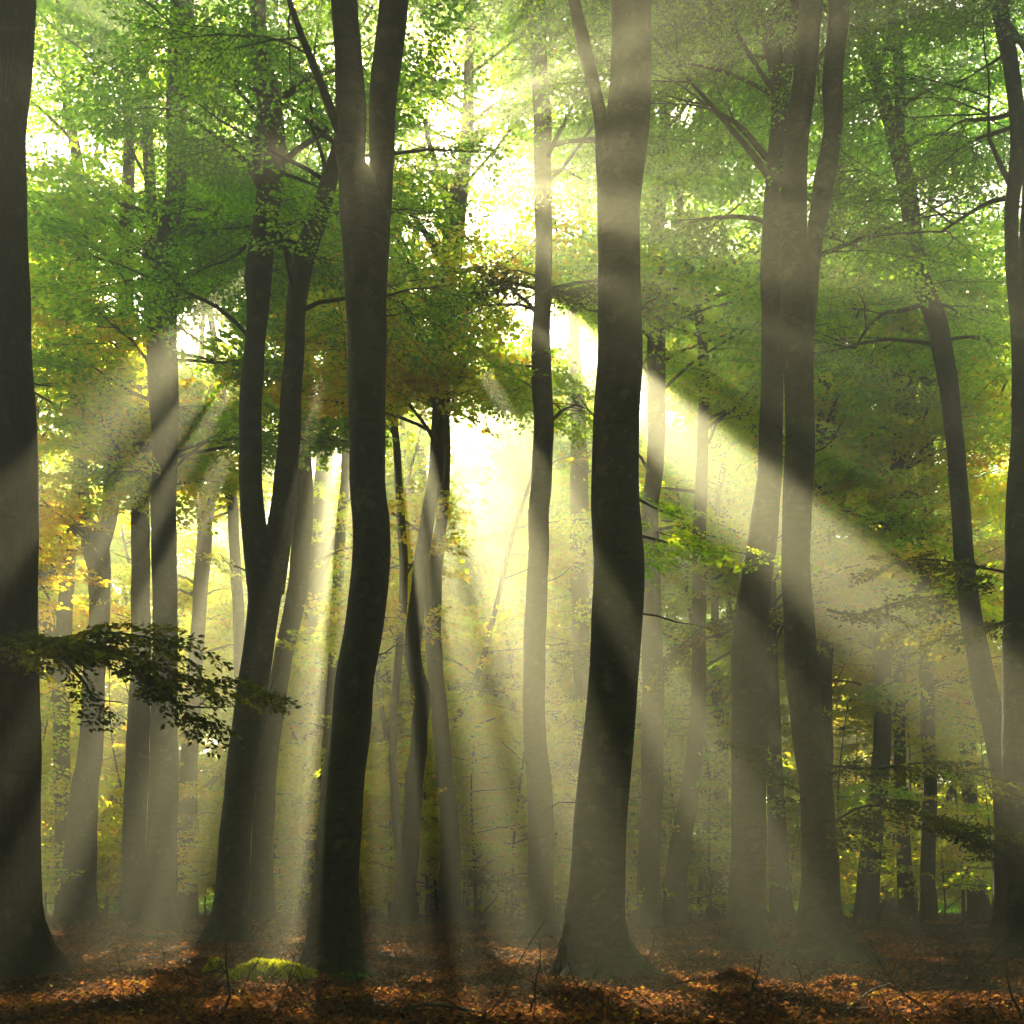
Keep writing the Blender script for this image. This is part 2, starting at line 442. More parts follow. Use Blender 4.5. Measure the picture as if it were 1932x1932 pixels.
LEAFCOUNT = [0]
class Foliage:
    def __init__(s): s.S = []      # origin, axis, normal, scale, tint
    def add(s, o, a, n, sc, tint): s.S.append((np.concatenate([o, a, n]), sc, tint))
    def build(s, kind, parent, leaf_name='crown', twig_name=None, mat=None, cull=True, extra=None, origin=None):
        if not s.S: return None
        A = np.array([q[0] for q in s.S]); sc = np.array([q[1] for q in s.S]); tn = np.array([q[2] for q in s.S])
        o = A[:, :3]; a = A[:, 3:6]; n = A[:, 6:]
        a /= np.linalg.norm(a, axis=1)[:, None]
        n = n - a * np.einsum('ij,ij->i', n, a)[:, None]; n /= np.linalg.norm(n, axis=1)[:, None] + 1e-9
        b = np.cross(n, a)
        M = np.stack([a, b, n], 1) * sc[:, None, None]
        tp = TPL[kind]; idx = R.integers(0, len(tp), len(o))
        LV = []; LT = []; TV = []; TF = []; nt_ = 0
        for k, (q, tv, tf) in enumerate(tp):
            m = idx == k
            if not m.any(): continue
            v = np.einsum('lqc,scd->slqd', q, M[m]) + o[m][:, None, None, :]
            S_, L_ = v.shape[:2]
            t = tn[m][:, None] + R.normal(0, .09, (S_, L_))
            LV.append(v.reshape(-1, 4, 3)); LT.append(t.reshape(-1))
            w = np.einsum('vc,scd->svd', tv, M[m]) + o[m][:, None, :]
            f = tf[None] + (np.arange(S_) * len(tv))[:, None, None] + nt_
            w = w.reshape(-1, 3)
            f = f.reshape(-1, 4)
            if cull: f = f[~in_gaps(w[f - nt_].mean(1))]
            TV.append(w); TF.append(f); nt_ += S_ * len(tv)
        LV = np.concatenate(LV); LT = np.concatenate(LT)
        LT = LT - .20 * smooth(11, 20, LV[:, 0, 2]) + .09
        if cull:
            cen = LV.mean(1)
            bad = in_gaps(cen) | in_skyholes(cen)
            LV = LV[~bad]; LT = LT[~bad]
        LEAFCOUNT[0] += len(LV)
        ob = None
        if len(LV):
            Fq = np.arange(len(LV) * 4).reshape(-1, 4)
            ob = mesh_obj(leaf_name, LV.reshape(-1, 3), Fq, mat or LEAF, parent, tint=np.clip(np.repeat(LT, 4), 0, 1), smoothing=False, origin=origin)
        s.twigs = (np.concatenate(TV), np.concatenate(TF))
        return ob

UP = np.array([0, 0, 1.0])
def grow_limb(mb, fol, start, az, up, L, r0, scale, tint, dens=1.0, sides=5, spread=1.0, flat=.28):
    """a side limb: polyline that rises then levels out, with sprays on its outer part"""
    n = 7
    for attempt in range(7):
        if attempt: az = R.uniform(0, 6.28)
        if attempt == 6: return None
        P = [np.array(start, float)]; a = az; e = up
        for i in range(n):
            a += R.normal(0, .13); e = e * .80 + R.normal(0, .08)
            P.append(P[-1] + np.array([sin(a) * cos(e), cos(a) * cos(e), sin(e)]) * L / n)
        P = np.array(P)
        if not in_gaps(P[1:], .19, .04).any(): break
    mb.tube(P, np.linspace(r0, r0 * .18, n + 1), sides=sides, cap=False, lump=.02)
    k = max(3, int(L * 2.3 * dens))
    for j in range(k):
        t = .22 + .78 * (j + R.uniform(0, .8)) / k
        i = min(int(t * n), n - 1); f = t * n - i
        p = P[i] * (1 - f) + P[i + 1] * f
        side = 1 if j % 2 else -1
        aa = a + side * R.uniform(.4, 1.25) * (1.1 - .6 * t)
        sl = L * .34 * (1.15 - t) * R.uniform(.6, 1.3) * spread
        ax = np.array([sin(aa), cos(aa), R.normal(.06, .18)])
        if sl > .5 and not in_gaps(np.array([p + ax * sl, p + ax * sl * .5]), .19).any():      # secondary branchlet carrying two more sprays
            q = p + ax * sl
            mb.tube(np.array([p, (p + q) / 2 + UP * .05 * sl, q]), np.array([r0 * .3, r0 * .2, r0 * .1]), sides=3, cap=False, lump=0)
            for w in (0.35, 0.7):
                a3 = aa + (1 if R.random() < .5 else -1) * R.uniform(.5, 1.1)
                nn = UP + R.normal(0, flat, 3)
                fol.add(p + (q - p) * w, np.array([sin(a3), cos(a3), R.normal(0, .2)]), nn, scale * R.uniform(.7, 1.1), tint + R.normal(0, .06))
            p = q
        nn = UP + R.normal(0, flat, 3)
        fol.add(p, ax, nn, scale * R.uniform(.8, 1.25), tint + R.normal(0, .06))
    return P

def bough(fol, mb, pts, d, width, n, tint, scale=.8, r0=.022):
    """a leafy low bough along a path of picture points at depth d"""
    dd = np.linspace(d, d, len(pts)) if np.isscalar(d) else np.array(d, float)
    P = catmull(np.array([W(x, y, q) for (x, y), q in zip(pts, dd)]), .15)
    mb.tube(P, np.linspace(r0, r0 * .25, len(P)), sides=5, cap=False, lump=.02)
    dirv = P[-1] - P[0]; dirv /= np.linalg.norm(dirv)
    side = np.cross(dirv, UP); side /= np.linalg.norm(side)
    for j in range(n):
        t = (j + R.uniform(0, 1)) / n
        p = P[min(int(t * (len(P) - 1)), len(P) - 1)] + side * R.uniform(-1, 1) * width * .25 + UP * R.normal(0, .05)
        s_ = 1 if j % 2 else -1
        ax = dirv * R.uniform(.5, 1.2) + side * s_ * R.uniform(.2, 1.0) + UP * R.normal(-.08, .13)
        fol.add(p, ax, UP + R.normal(0, .22, 3), scale * R.uniform(.6, 1.1), tint + R.normal(0, .08))
    return P

# ------------------------------------------------------------------ forest floor
def axis(lo, hi, a, b, fine, coarse):
    m = list(np.arange(a, b, fine))
    l = list(np.arange(lo, a, coarse)); h = list(np.arange(b, hi + coarse, coarse))
    return np.array(l + m + h)
xs = axis(-98, 98, -11, 11, .11, 2.0); ys = axis(-13, 102, 7.0, 30, .11, 1.5)
X, Y = np.meshgrid(xs, ys)
Z = ground(X, Y)
V = np.stack([X, Y, Z], -1).reshape(-1, 3)
ny, nx = X.shape
i, j = np.meshgrid(np.arange(ny - 1), np.arange(nx - 1), indexing='ij')
b = i * nx + j
Q = np.stack([b, b + 1, b + nx + 1, b + nx], -1).reshape(-1, 4)
g_ = mesh_obj('ground', V, Q, FLOOR); g_['kind'] = 'structure'; g_['label'] = 'gently rolling brown forest floor under the leaf litter'; g_['category'] = 'ground'

def litter(name, n, d0, d1, size, p=1.0):
    """fallen leaves strewn on the floor"""
    d = d0 + (d1 - d0) * R.random(n) ** p
    x = R.uniform(-1, 1, n) * (.44 * d + 1.0)
    return np.stack([x, d, ground(x, d)], 1), size * R.uniform(.6, 1.2, n)

def leaf_quads(P, l, tiltsd=.8, lift=.03):
    n = len(P)
    nrm_ = np.stack([R.normal(0, tiltsd, n), R.normal(0, tiltsd, n), np.ones(n)], 1); nrm_ /= np.linalg.norm(nrm_, axis=1)[:, None]
    a = R.uniform(0, 2 * pi, n); d = np.stack([np.cos(a), np.sin(a), np.zeros(n)], 1)
    d -= nrm_ * np.einsum('ij,ij->i', d, nrm_)[:, None]; d /= np.linalg.norm(d, axis=1)[:, None]
    e = np.cross(nrm_, d); P = P + UP * (np.abs(R.normal(0, lift, n)) + .008)[:, None]
    fold = nrm_ * (l * R.uniform(-.12, .2, n))[:, None]; l = l[:, None]
    return np.stack([P - d * l * .5, P + e * l * .3 + fold, P + d * l * .5, P - e * l * .3 + fold], 1)

LQ = []; LT = []
for n, d0, d1, size, p in ((95000, 8.6, 17, .062, 1.1), (60000, 16, 28, .085, 1.1), (30000, 26, 48, .13, 1.0)):
    P, l = litter('', n, d0, d1, size, p)
    q = leaf_quads(P, l)
    t = np.clip(.42 + .22 * wav(P[:, 0], P[:, 1], 1.6, 12) + R.normal(0, .2, n), 0, .96)
    t[R.random(n) < .012] = 1.0
    LQ.append(q); LT.append(t)
LQ = np.concatenate(LQ); LT = np.concatenate(LT)
lo_ = mesh_obj('leaf_litter', LQ.reshape(-1, 3), np.arange(len(LQ) * 4).reshape(-1, 4), LITTER, tint=np.repeat(LT, 4), smoothing=False)
lo_['kind'] = 'stuff'; lo_['label'] = 'brown and russet beech leaves covering the forest floor'; lo_['category'] = 'leaf litter'

mb = MB()
for k in range(2300):
    d = 9 + 22 * R.random() ** 1.5; x = R.uniform(-1, 1) * .44 * d
    z = float(ground(x, d)); a = R.uniform(0, 6.28); L = R.uniform(.15, .7) * (1.6 if R.random() < .12 else 1)
    lift = R.uniform(.0, .12) if R.random() < .72 else R.uniform(.3, 1.0)
    P = [np.array([x, d, z + .01])]
    el = lift
    for s_ in range(4):
        a += R.normal(0, .35); el += R.normal(0, .15)
        P.append(P[-1] + np.array([cos(a) * cos(el), sin(a) * cos(el), abs(sin(el))]) * L / 4)
    r = R.uniform(.003, .008) * (1.8 if R.random() < .08 else 1)
    mb.tube(np.array(P), np.linspace(r, r * .3, 5), sides=4, cap=False, lump=0)
tl = mb.build('twig_litter', DEADWOOD); tl['kind'] = 'stuff'; tl['label'] = 'thin dead twigs and stalks strewn over the leaf litter'; tl['category'] = 'twigs'

# ------------------------------------------------------------------ traced beeches
# stems are listed from the bottom up as (x, y, width) in picture units; d is the distance from the camera
TREES = []
def T(label, d, stems, **k): TREES.append(dict(label=label, d=d, stems=stems, **k))

T('massive dark furrowed beech at the edge, with a wide flared foot and low leafy bough', 13.6,
  [[(8, 1862, 280), (5, 1835, 225), (2, 1790, 180), (0, 1740, 154), (0, 1650, 140), (2, 1500, 136), (4, 1200, 136), (8, 1000, 138), (12, 850, 138), (4, 650, 134), (-6, 450, 130), (-10, 250, 128), (-3, 0, 128)]],
  rough=True, top=24, zc=13.5, nl=14)
T('hazy beech whose trunk forks halfway into a narrow V, crossed by slanting light', 31,
  [[(145, 1752, 84), (148, 1716, 68), (158, 1516, 52), (170, 1416, 46), (174, 1266, 42), (182, 1166, 38), (184, 1070, 42), (176, 1030, 50), (166, 1000, 30), (158, 966, 24), (151, 850, 24), (150, 700, 25), (155, 600, 25), (150, 500, 24), (148, 430, 22), (142, 300, 20), (125, 200, 18), (118, 100, 14), (112, 0, 12)],
   [(182, 1045, 36), (196, 1000, 34), (205, 960, 33), (212, 850, 38), (222, 750, 36), (232, 600, 31), (233, 500, 28), (238, 400, 26), (242, 300, 22), (240, 200, 16), (235, 90, 12), (238, 0, 10)]],
  top=23, zc=8, nl=16)
T('thin misty beech stem beside the V-forked trunk, leaning into it low down', 33,
  [[(128, 1745, 48), (124, 1600, 38), (119, 1500, 32), (114, 1400, 31), (112, 1300, 32), (117, 1166, 28), (128, 1060, 24), (140, 966, 21), (148, 880, 17), (140, 760, 13), (128, 640, 11), (110, 520, 9), (90, 440, 7)]],
  top=None, zc=8, nl=7)
T('paler of two close parallel trunks, passing behind its darker twin', 30.5,
  [[(250, 1750, 56), (250, 1720, 46), (252, 1550, 43), (255, 1440, 43), (262, 1266, 37), (265, 1100, 36), (264, 966, 35), (268, 850, 38), (282, 740, 38), (284, 600, 32), (280, 500, 28), (282, 400, 24), (280, 300, 22), (272, 150, 19), (268, 0, 15)]],
  top=23, zc=9, nl=15)
T('darker of two close parallel trunks, straight and thick with a shadowed middle', 27,
  [[(300, 1772, 88), (301, 1745, 72), (303, 1700, 60), (304, 1616, 56), (305, 1466, 54), (308, 1316, 50), (312, 1166, 47), (312, 1066, 47), (310, 966, 46), (313, 850, 46), (308, 750, 54), (304, 650, 56), (306, 550, 50), (316, 450, 48), (330, 350, 38), (331, 250, 37), (340, 100, 42), (346, 0, 44)]],
  top=25, zc=9.5, nl=18)
T('slender sunlit beech with a small fork in front of yellow leaves between thicker trunks', 36,
  [[(350, 1740, 46), (353, 1600, 38), (356, 1450, 34), (364, 1300, 29), (373, 1166, 26), (381, 1066, 28), (386, 1000, 26), (374, 920, 15), (368, 840, 13), (374, 740, 11), (380, 640, 9), (384, 560, 7)],
   [(386, 1000, 22), (402, 935, 15), (418, 870, 13), (428, 800, 10), (440, 720, 7)]],
  top=None, zc=6, nl=12)
T('thin crooked beech stem leaning behind the big forked trunk', 33,
  [[(458, 1740, 30), (456, 1550, 24), (455, 1350, 22), (453, 1200, 22), (446, 1066, 20), (438, 950, 20), (428, 850, 20), (420, 750, 16), (412, 690, 13), (400, 620, 12), (392, 560, 13), (388, 500, 12), (384, 400, 9)],
   [(392, 570, 10), (410, 500, 9), (440, 430, 7), (470, 380, 5)]],
  top=None, zc=7, nl=10)
T('big leaning beech forked above its waist into one dark and one pale stem', 21.5,
  [[(428, 1806, 150), (431, 1780, 108), (433, 1750, 84), (437, 1716, 70), (442, 1616, 60), (449, 1516, 57), (461, 1416, 60), (475, 1316, 57), (489, 1216, 56), (499, 1141, 60), (500, 1090, 70), (490, 1040, 56), (478, 966, 46), (474, 850, 43), (476, 750, 42), (482, 650, 37), (485, 575, 41), (486, 525, 49), (495, 450, 46), (503, 400, 46), (508, 350, 44), (515, 300, 40), (516, 250, 40), (504, 175, 46), (492, 100, 32), (486, 0, 30)],
   [(506, 1110, 60), (520, 1040, 50), (533, 966, 48), (541, 900, 44), (547, 850, 41), (551, 750, 40), (558, 650, 37), (563, 575, 38), (574, 500, 42), (590, 450, 38), (605, 400, 35), (621, 350, 31), (640, 280, 27), (655, 200, 24), (662, 100, 20), (668, 0, 18)]],
  limbs=[[(495, 350, 17), (481, 290, 17), (477, 220, 18), (482, 165, 16)], [(488, 350, 12), (460, 300, 10), (415, 265, 8), (375, 235, 6), (350, 215, 4)],
         [(530, 310, 12), (560, 280, 11), (600, 250, 10), (632, 222, 8)], [(522, 188, 14), (560, 165, 12), (590, 145, 9), (640, 128, 6)], [(566, 510, 17), (550, 488, 15), (536, 452, 13), (524, 425, 10), (516, 400, 7)]],
  top=23, zc=10.5, nl=22)
T('pale luminous trunk in a light shaft right behind the big forked beech', 33,
  [[(492, 1756, 64), (494, 1730, 50), (497, 1600, 42), (504, 1466, 38), (518, 1340, 36), (534, 1240, 36), (556, 1130, 38), (566, 1050, 38), (573, 966, 36), (574, 850, 30), (580, 700, 24), (588, 600, 20), (600, 480, 16), (604, 380, 12)]],
  top=20, zc=9, nl=12)
T('faint straight trunk lost in glowing mist between the big forked and sunburst beeches', 46,
  [[(588, 1742, 46), (588, 1700, 36), (588, 1500, 35), (589, 1300, 37), (594, 1120, 36), (607, 966, 34), (614, 850, 31), (619, 750, 24), (619, 650, 20), (627, 550, 17), (634, 440, 14), (630, 330, 12)]],
  top=22, zc=9, nl=14)
T('dark sinuous double-stemmed beech with the sun bursting through its notch', 15.6,
  [[(632, 1850, 190), (632, 1828, 140), (632, 1805, 118), (632, 1773, 104), (633, 1720, 92), (634, 1673, 84), (637, 1573, 80), (646, 1466, 78), (660, 1366, 75), (669, 1266, 73), (683, 1166, 74), (695, 1066, 75), (697, 966, 73), (692, 900, 70), (689, 750, 72), (690, 600, 75), (691, 500, 82), (689, 400, 92), (678, 350, 76), (664, 315, 54), (659, 290, 54), (661, 250, 55), (663, 200, 56), (657, 100, 50), (650, 0, 49)],
   [(700, 440, 60), (710, 360, 56), (719, 318, 45), (721, 290, 46), (721, 200, 50), (732, 100, 55), (742, 0, 55)]],
  limbs=[[(650, 268, 20), (636, 240, 19), (622, 205, 18), (600, 150, 15), (575, 90, 13), (556, 40, 11), (545, -10, 9)]],
  top=24, zc=12.8, nl=18)
T('wavy beech with knobbly bends and a forked head, front one of a crossing pair', 28,
  [[(758, 1762, 60), (760, 1738, 46), (766, 1673, 37), (775, 1573, 35), (783, 1466, 35), (789, 1416, 33), (791, 1360, 31), (797, 1310, 32), (786, 1270, 30), (777, 1220, 32), (783, 1166, 32), (793, 1066, 28), (808, 966, 26), (822, 880, 28), (828, 760, 25), (828, 650, 23), (834, 570, 28), (843, 500, 31), (855, 430, 38), (861, 380, 38), (872, 320, 30), (880, 250, 24), (884, 150, 20), (892, 0, 16)]],
  limbs=[[(850, 400, 20), (832, 350, 15), (816, 312, 11), (806, 270, 8)], [(832, 495, 18), (812, 450, 14), (788, 410, 11), (764, 375, 9), (738, 352, 6)], [(868, 360, 14), (884, 300, 10), (902, 262, 7)]],
  top=22, zc=10, nl=17)
T('slim beech bending away low down, rear one of the crossing pair', 30,
  [[(858, 1762, 66), (852, 1738, 48), (850, 1673, 40), (850, 1573, 36), (840, 1466, 34), (831, 1366, 32), (821, 1266, 31), (816, 1166, 30), (821, 1066, 27), (835, 966, 20), (842, 850, 17), (842, 740, 16), (848, 650, 15), (852, 540, 14), (850, 470, 12)]],
  top=None, zc=9, nl=9)
T('thin curved amber-lit stem beside the wavy beech', 31,
  [[(760, 1742, 26), (757, 1640, 18), (748, 1540, 16), (742, 1440, 15), (744, 1340, 15), (752, 1240, 15), (761, 1120, 16), (758, 1000, 16), (750, 880, 14), (746, 780, 12), (756, 700, 10), (772, 640, 8), (790, 600, 6)],
   [(748, 840, 10), (735, 740, 8), (738, 660, 7), (728, 600, 5)]],
  top=None, zc=6, nl=10)
T('straight slim beech standing alone between the crossing pair and the giant trunk', 25,
  [[(1019, 1786, 92), (1018, 1762, 62), (1019, 1720, 51), (1020, 1640, 48), (1020, 1566, 47), (1017, 1466, 46), (1008, 1366, 43), (1008, 1260, 43), (1012, 1166, 43), (1015, 1066, 40), (1017, 966, 39), (1023, 900, 38), (1025, 800, 37), (1021, 700, 37), (1022, 600, 33), (1025, 500, 32), (1026, 400, 34), (1023, 300, 34), (1024, 200, 34), (1017, 100, 30), (1013, 0, 31)]],
  limbs=[[(1010, 75, 14), (995, 35, 12), (982, -5, 10)], [(1030, 300, 9), (1060, 260, 7), (1090, 225, 5), (1115, 200, 4)], [(1036, 800, 8), (1060, 770, 6), (1085, 755, 4)]],
  top=23, zc=11, nl=18)
T('giant broad-footed beech with a side stem splitting off near the top', 14.8,
  [[(1132, 1862, 280), (1131, 1838, 215), (1129, 1812, 168), (1126, 1780, 136), (1125, 1740, 118), (1126, 1666, 108), (1130, 1566, 103), (1138, 1466, 100), (1152, 1366, 95), (1158, 1266, 91), (1163, 1166, 94), (1164, 1066, 92), (1160, 966, 88), (1159, 900, 85), (1162, 800, 84), (1166, 700, 84), (1167, 600, 82), (1166, 500, 80), (1167, 400, 82), (1171, 300, 92), (1182, 240, 86), (1188, 180, 82), (1190, 100, 78), (1191, 0, 75)],
   [(1156, 380, 50), (1146, 300, 40), (1138, 245, 28), (1128, 200, 24), (1115, 150, 25), (1103, 100, 26), (1092, 50, 25), (1080, 0, 22)]],
  top=25, zc=12.6, nl=18)
T('slender pale trunk peeping out beside the giant beech, hidden above by leaves', 34,
  [[(1090, 1742, 38), (1092, 1600, 30), (1096, 1450, 28), (1097, 1366, 29), (1097, 1216, 31), (1093, 1066, 33), (1094, 966, 34), (1092, 900, 35), (1092, 820, 30), (1090, 750, 27), (1084, 650, 21), (1088, 560, 17), (1100, 500, 14), (1104, 400, 11), (1100, 300, 10)]],
  top=21, zc=8, nl=13)
T('hazy upright beech behind the giant, with branches raised like horns near its top', 29,
  [[(1220, 1766, 84), (1221, 1744, 58), (1222, 1700, 47), (1223, 1666, 44), (1226, 1566, 42), (1229, 1466, 41), (1231, 1366, 41), (1231, 1266, 40), (1230, 1166, 38), (1228, 1066, 35), (1227, 966, 33), (1236, 880, 33), (1238, 750, 34), (1237, 600, 33), (1237, 500, 32), (1241, 400, 27), (1249, 340, 29), (1256, 260, 26), (1252, 180, 22), (1248, 90, 19), (1246, 0, 17)]],
  limbs=[[(1254, 355, 17), (1276, 325, 15), (1296, 295, 13), (1312, 262, 10), (1320, 236, 7)], [(1244, 325, 12), (1232, 296, 9), (1222, 272, 7), (1220, 240, 5)], [(1250, 560, 9), (1300, 520, 9), (1345, 482, 7), (1378, 455, 5)]],
  top=22, zc=9.5, nl=17)
T('dark curved beech bowed near its foot and straight above', 30,
  [[(1270, 1760, 66), (1271, 1735, 50), (1275, 1666, 42), (1281, 1610, 41), (1290, 1550, 38), (1302, 1490, 34), (1310, 1430, 31), (1316, 1366, 29), (1320, 1266, 28), (1321, 1166, 27), (1321, 1066, 26), (1322, 966, 24), (1325, 850, 21), (1328, 730, 19), (1322, 620, 18), (1310, 540, 16), (1296, 470, 14), (1286, 410, 12), (1278, 330, 9)]],
  top=20, zc=6, nl=15)
T('small faint stem in the gap past the bowed beech', 37,
  [[(1356, 1742, 34), (1357, 1640, 25), (1359, 1540, 23), (1357, 1440, 21), (1352, 1300, 18), (1348, 1150, 14), (1352, 1000, 11), (1362, 880, 8)]],
  top=None, zc=4, nl=9)
T('thick straight olive trunk directly beside the leaning dark three-stemmed beech', 20,
  [[(1410, 1826, 150), (1410, 1800, 122), (1410, 1775, 94), (1411, 1741, 79), (1411, 1666, 70), (1414, 1566, 67), (1416, 1466, 67), (1418, 1366, 70), (1417, 1216, 66), (1428, 1116, 60), (1440, 1030, 55), (1446, 966, 52), (1453, 900, 46), (1458, 800, 44), (1458, 700, 42), (1456, 600, 40), (1454, 520, 38), (1456, 450, 37), (1461, 370, 36), (1464, 300, 34), (1473, 220, 31), (1474, 150, 34), (1462, 80, 32), (1440, 35, 29), (1424, -10, 27)],
   [(1476, 190, 24), (1488, 120, 22), (1492, 60, 21), (1500, -10, 19)]],
  limbs=[[(1452, 335, 15), (1415, 292, 12), (1381, 260, 10), (1345, 225, 9), (1316, 200, 7), (1280, 165, 5), (1262, 150, 4)], [(1448, 300, 13), (1420, 255, 11), (1391, 215, 9), (1362, 190, 8), (1336, 165, 6), (1320, 140, 4)]],
  top=22, zc=11, nl=20)
T('dark leaning three-stemmed beech with flared foot, crossed by the brightest sunbeam', 17.2,
  [[(1548, 1836, 230), (1547, 1812, 164), (1546, 1785, 124), (1546, 1750, 96), (1546, 1710, 78), (1545, 1666, 69), (1541, 1566, 65), (1533, 1466, 61), (1518, 1366, 61), (1507, 1266, 63), (1500, 1166, 57), (1497, 1100, 55), (1497, 1030, 53), (1499, 966, 54), (1503, 900, 55), (1505, 800, 53), (1506, 750, 52), (1502, 650, 54), (1500, 600, 52), (1496, 500, 50), (1496, 450, 49), (1499, 370, 47), (1501, 300, 46), (1510, 200, 46), (1520, 100, 44), (1528, 0, 46)],
   [(1512, 720, 36), (1522, 640, 30), (1529, 550, 28), (1535, 450, 32), (1544, 390, 36), (1552, 340, 38), (1563, 290, 36), (1568, 250, 34), (1567, 175, 38), (1572, 100, 38), (1579, 0, 40)]],
  top=24, zc=12.2, nl=20)
T('sandy lit trunk showing between the olive trunk and the three-stemmed beech near the ground', 31,
  [[(1478, 1762, 66), (1475, 1738, 50), (1472, 1666, 38), (1468, 1600, 36), (1466, 1566, 35), (1463, 1466, 32), (1458, 1366, 28), (1452, 1216, 24), (1450, 1100, 22), (1444, 980, 18), (1430, 860, 14), (1420, 760, 11)]],
  top=None, zc=7, nl=9)
T('upright beech rising straight behind the three-stemmed one, leafy collar round its upper trunk', 31.5,
  [[(1548, 1748, 52), (1550, 1600, 38), (1549, 1450, 36), (1548, 1300, 35), (1552, 1150, 35), (1557, 966, 36), (1557, 850, 35), (1559, 750, 35), (1564, 640, 33), (1568, 550, 31), (1567, 450, 31), (1570, 380, 28), (1582, 300, 22), (1592, 200, 18), (1598, 100, 14), (1604, 0, 12)]],
  top=22, zc=9, nl=17)
T('nearest stem of the cluster of slim trunks behind the fallen logs', 31.5,
  [[(1634, 1772, 68), (1636, 1746, 49), (1638, 1666, 43), (1646, 1566, 38), (1655, 1466, 34), (1662, 1366, 31), (1660, 1266, 33), (1659, 1166, 34), (1672, 1066, 31), (1686, 966, 28), (1691, 900, 27), (1699, 800, 25), (1706, 720, 24), (1714, 650, 21), (1720, 570, 17), (1722, 500, 14)],
   [(1700, 740, 14), (1690, 700, 11), (1672, 662, 8), (1660, 640, 5)]],
  top=20, zc=7, nl=15)
T('blurred lean stem half hidden among the slim trunks behind the fallen logs', 38,
  [[(1675, 1742, 34), (1674, 1640, 22), (1680, 1520, 21), (1686, 1400, 20), (1688, 1260, 18), (1684, 1120, 16), (1690, 960, 13), (1700, 800, 10)]],
  top=None, zc=6, nl=9)
T('slim trunk leaning slightly, second of the cluster behind the fallen logs', 33,
  [[(1713, 1764, 50), (1712, 1742, 34), (1708, 1666, 30), (1702, 1566, 24), (1696, 1466, 22), (1693, 1366, 22), (1696, 1216, 21), (1701, 1100, 20), (1710, 966, 19), (1713, 850, 16), (1722, 740, 13), (1730, 640, 10)]],
  top=None, zc=6, nl=10)
T('straight slim trunk standing clear above the tangle of fallen logs', 32.5,
  [[(1752, 1764, 54), (1752, 1742, 36), (1750, 1680, 28), (1750, 1616, 27), (1752, 1466, 25), (1749, 1366, 27), (1746, 1266, 25), (1745, 1166, 25), (1745, 1066, 26), (1747, 966, 26), (1750, 900, 25), (1746, 800, 22), (1744, 720, 19), (1748, 620, 15), (1752, 520, 12)]],
  top=19, zc=7, nl=14)
T('ghostly pale trunk struck by a sand-coloured sunbeam near the ground', 39,
  [[(1848, 1746, 54), (1846, 1710, 40), (1838, 1620, 32), (1832, 1520, 28), (1830, 1420, 26), (1822, 1320, 26), (1808, 1240, 20), (1800, 1160, 18), (1796, 1060, 16), (1790, 920, 13), (1792, 780, 10)]],
  top=None, zc=6, nl=11)
T('long leaning beech slanting across the light, its two stems joining in a high fork', 23.5,
  [[(1906, 1796, 110), (1905, 1770, 84), (1904, 1730, 66), (1902, 1660, 56), (1900, 1560, 50), (1892, 1460, 47), (1880, 1380, 45), (1864, 1316, 44), (1853, 1260, 42), (1845, 1216, 40), (1832, 1116, 37), (1820, 1000, 35), (1812, 900, 34), (1802, 800, 34), (1785, 700, 37), (1766, 610, 38), (1744, 550, 36), (1728, 500, 32), (1715, 400, 32), (1703, 320, 31), (1690, 260, 30), (1673, 200, 26), (1656, 150, 25), (1641, 100, 26), (1632, 50, 24), (1627, 0, 22)],
   [(1700, 320, 26), (1698, 260, 22), (1698, 200, 21), (1692, 100, 20), (1682, 50, 18), (1677, 0, 17)]],
  limbs=[[(1742, 575, 9), (1710, 578, 8), (1672, 578, 7), (1648, 600, 6), (1630, 630, 4)]],
  top=22, zc=11, nl=18)
T('stout dark beech cut off by the edge, its wedge-shaped foot in brown leaves', 17.6,
  [[(1948, 1826, 190), (1945, 1800, 140), (1942, 1760, 112), (1940, 1700, 96), (1936, 1600, 88), (1933, 1466, 84), (1932, 1350, 84), (1930, 1216, 86), (1932, 1100, 86), (1936, 966, 86), (1934, 880, 74), (1930, 780, 58), (1926, 700, 48), (1918, 600, 32), (1908, 520, 28), (1906, 450, 26), (1908, 380, 27), (1920, 300, 28), (1922, 240, 28), (1912, 160, 28), (1903, 100, 28), (1890, 50, 28), (1881, 0, 30)],
   [(1938, 760, 50), (1946, 600, 44), (1952, 400, 42), (1954, 200, 40), (1950, 0, 38)]],
  limbs=[[(1904, 345, 11), (1884, 305, 9), (1866, 262, 7), (1864, 215, 5), (1866, 185, 4)], [(1912, 375, 10), (1890, 352, 9), (1860, 352, 7), (1826, 360, 5)]],
  top=22, zc=11.5, nl=16)

SEGS = []      # for checking which trunks stand in a gap's light

def leaf_tone(x, d):
    # sunlit gold put into leaf tint: near beeches greener, those round the clearing golden
    t = .36 + .26 * smooth(20, 34, d)
    t = t + .04 + .36 * np.exp(-((x - 830) / 200) ** 2) + .27 * np.exp(-((x - 200) / 190) ** 2) * smooth(26, 34, d) + .14 * np.exp(-((x - 1780) / 260) ** 2) * smooth(26, 34, d)
    return float(np.clip(t + R.normal(0, .06), .1, .80))

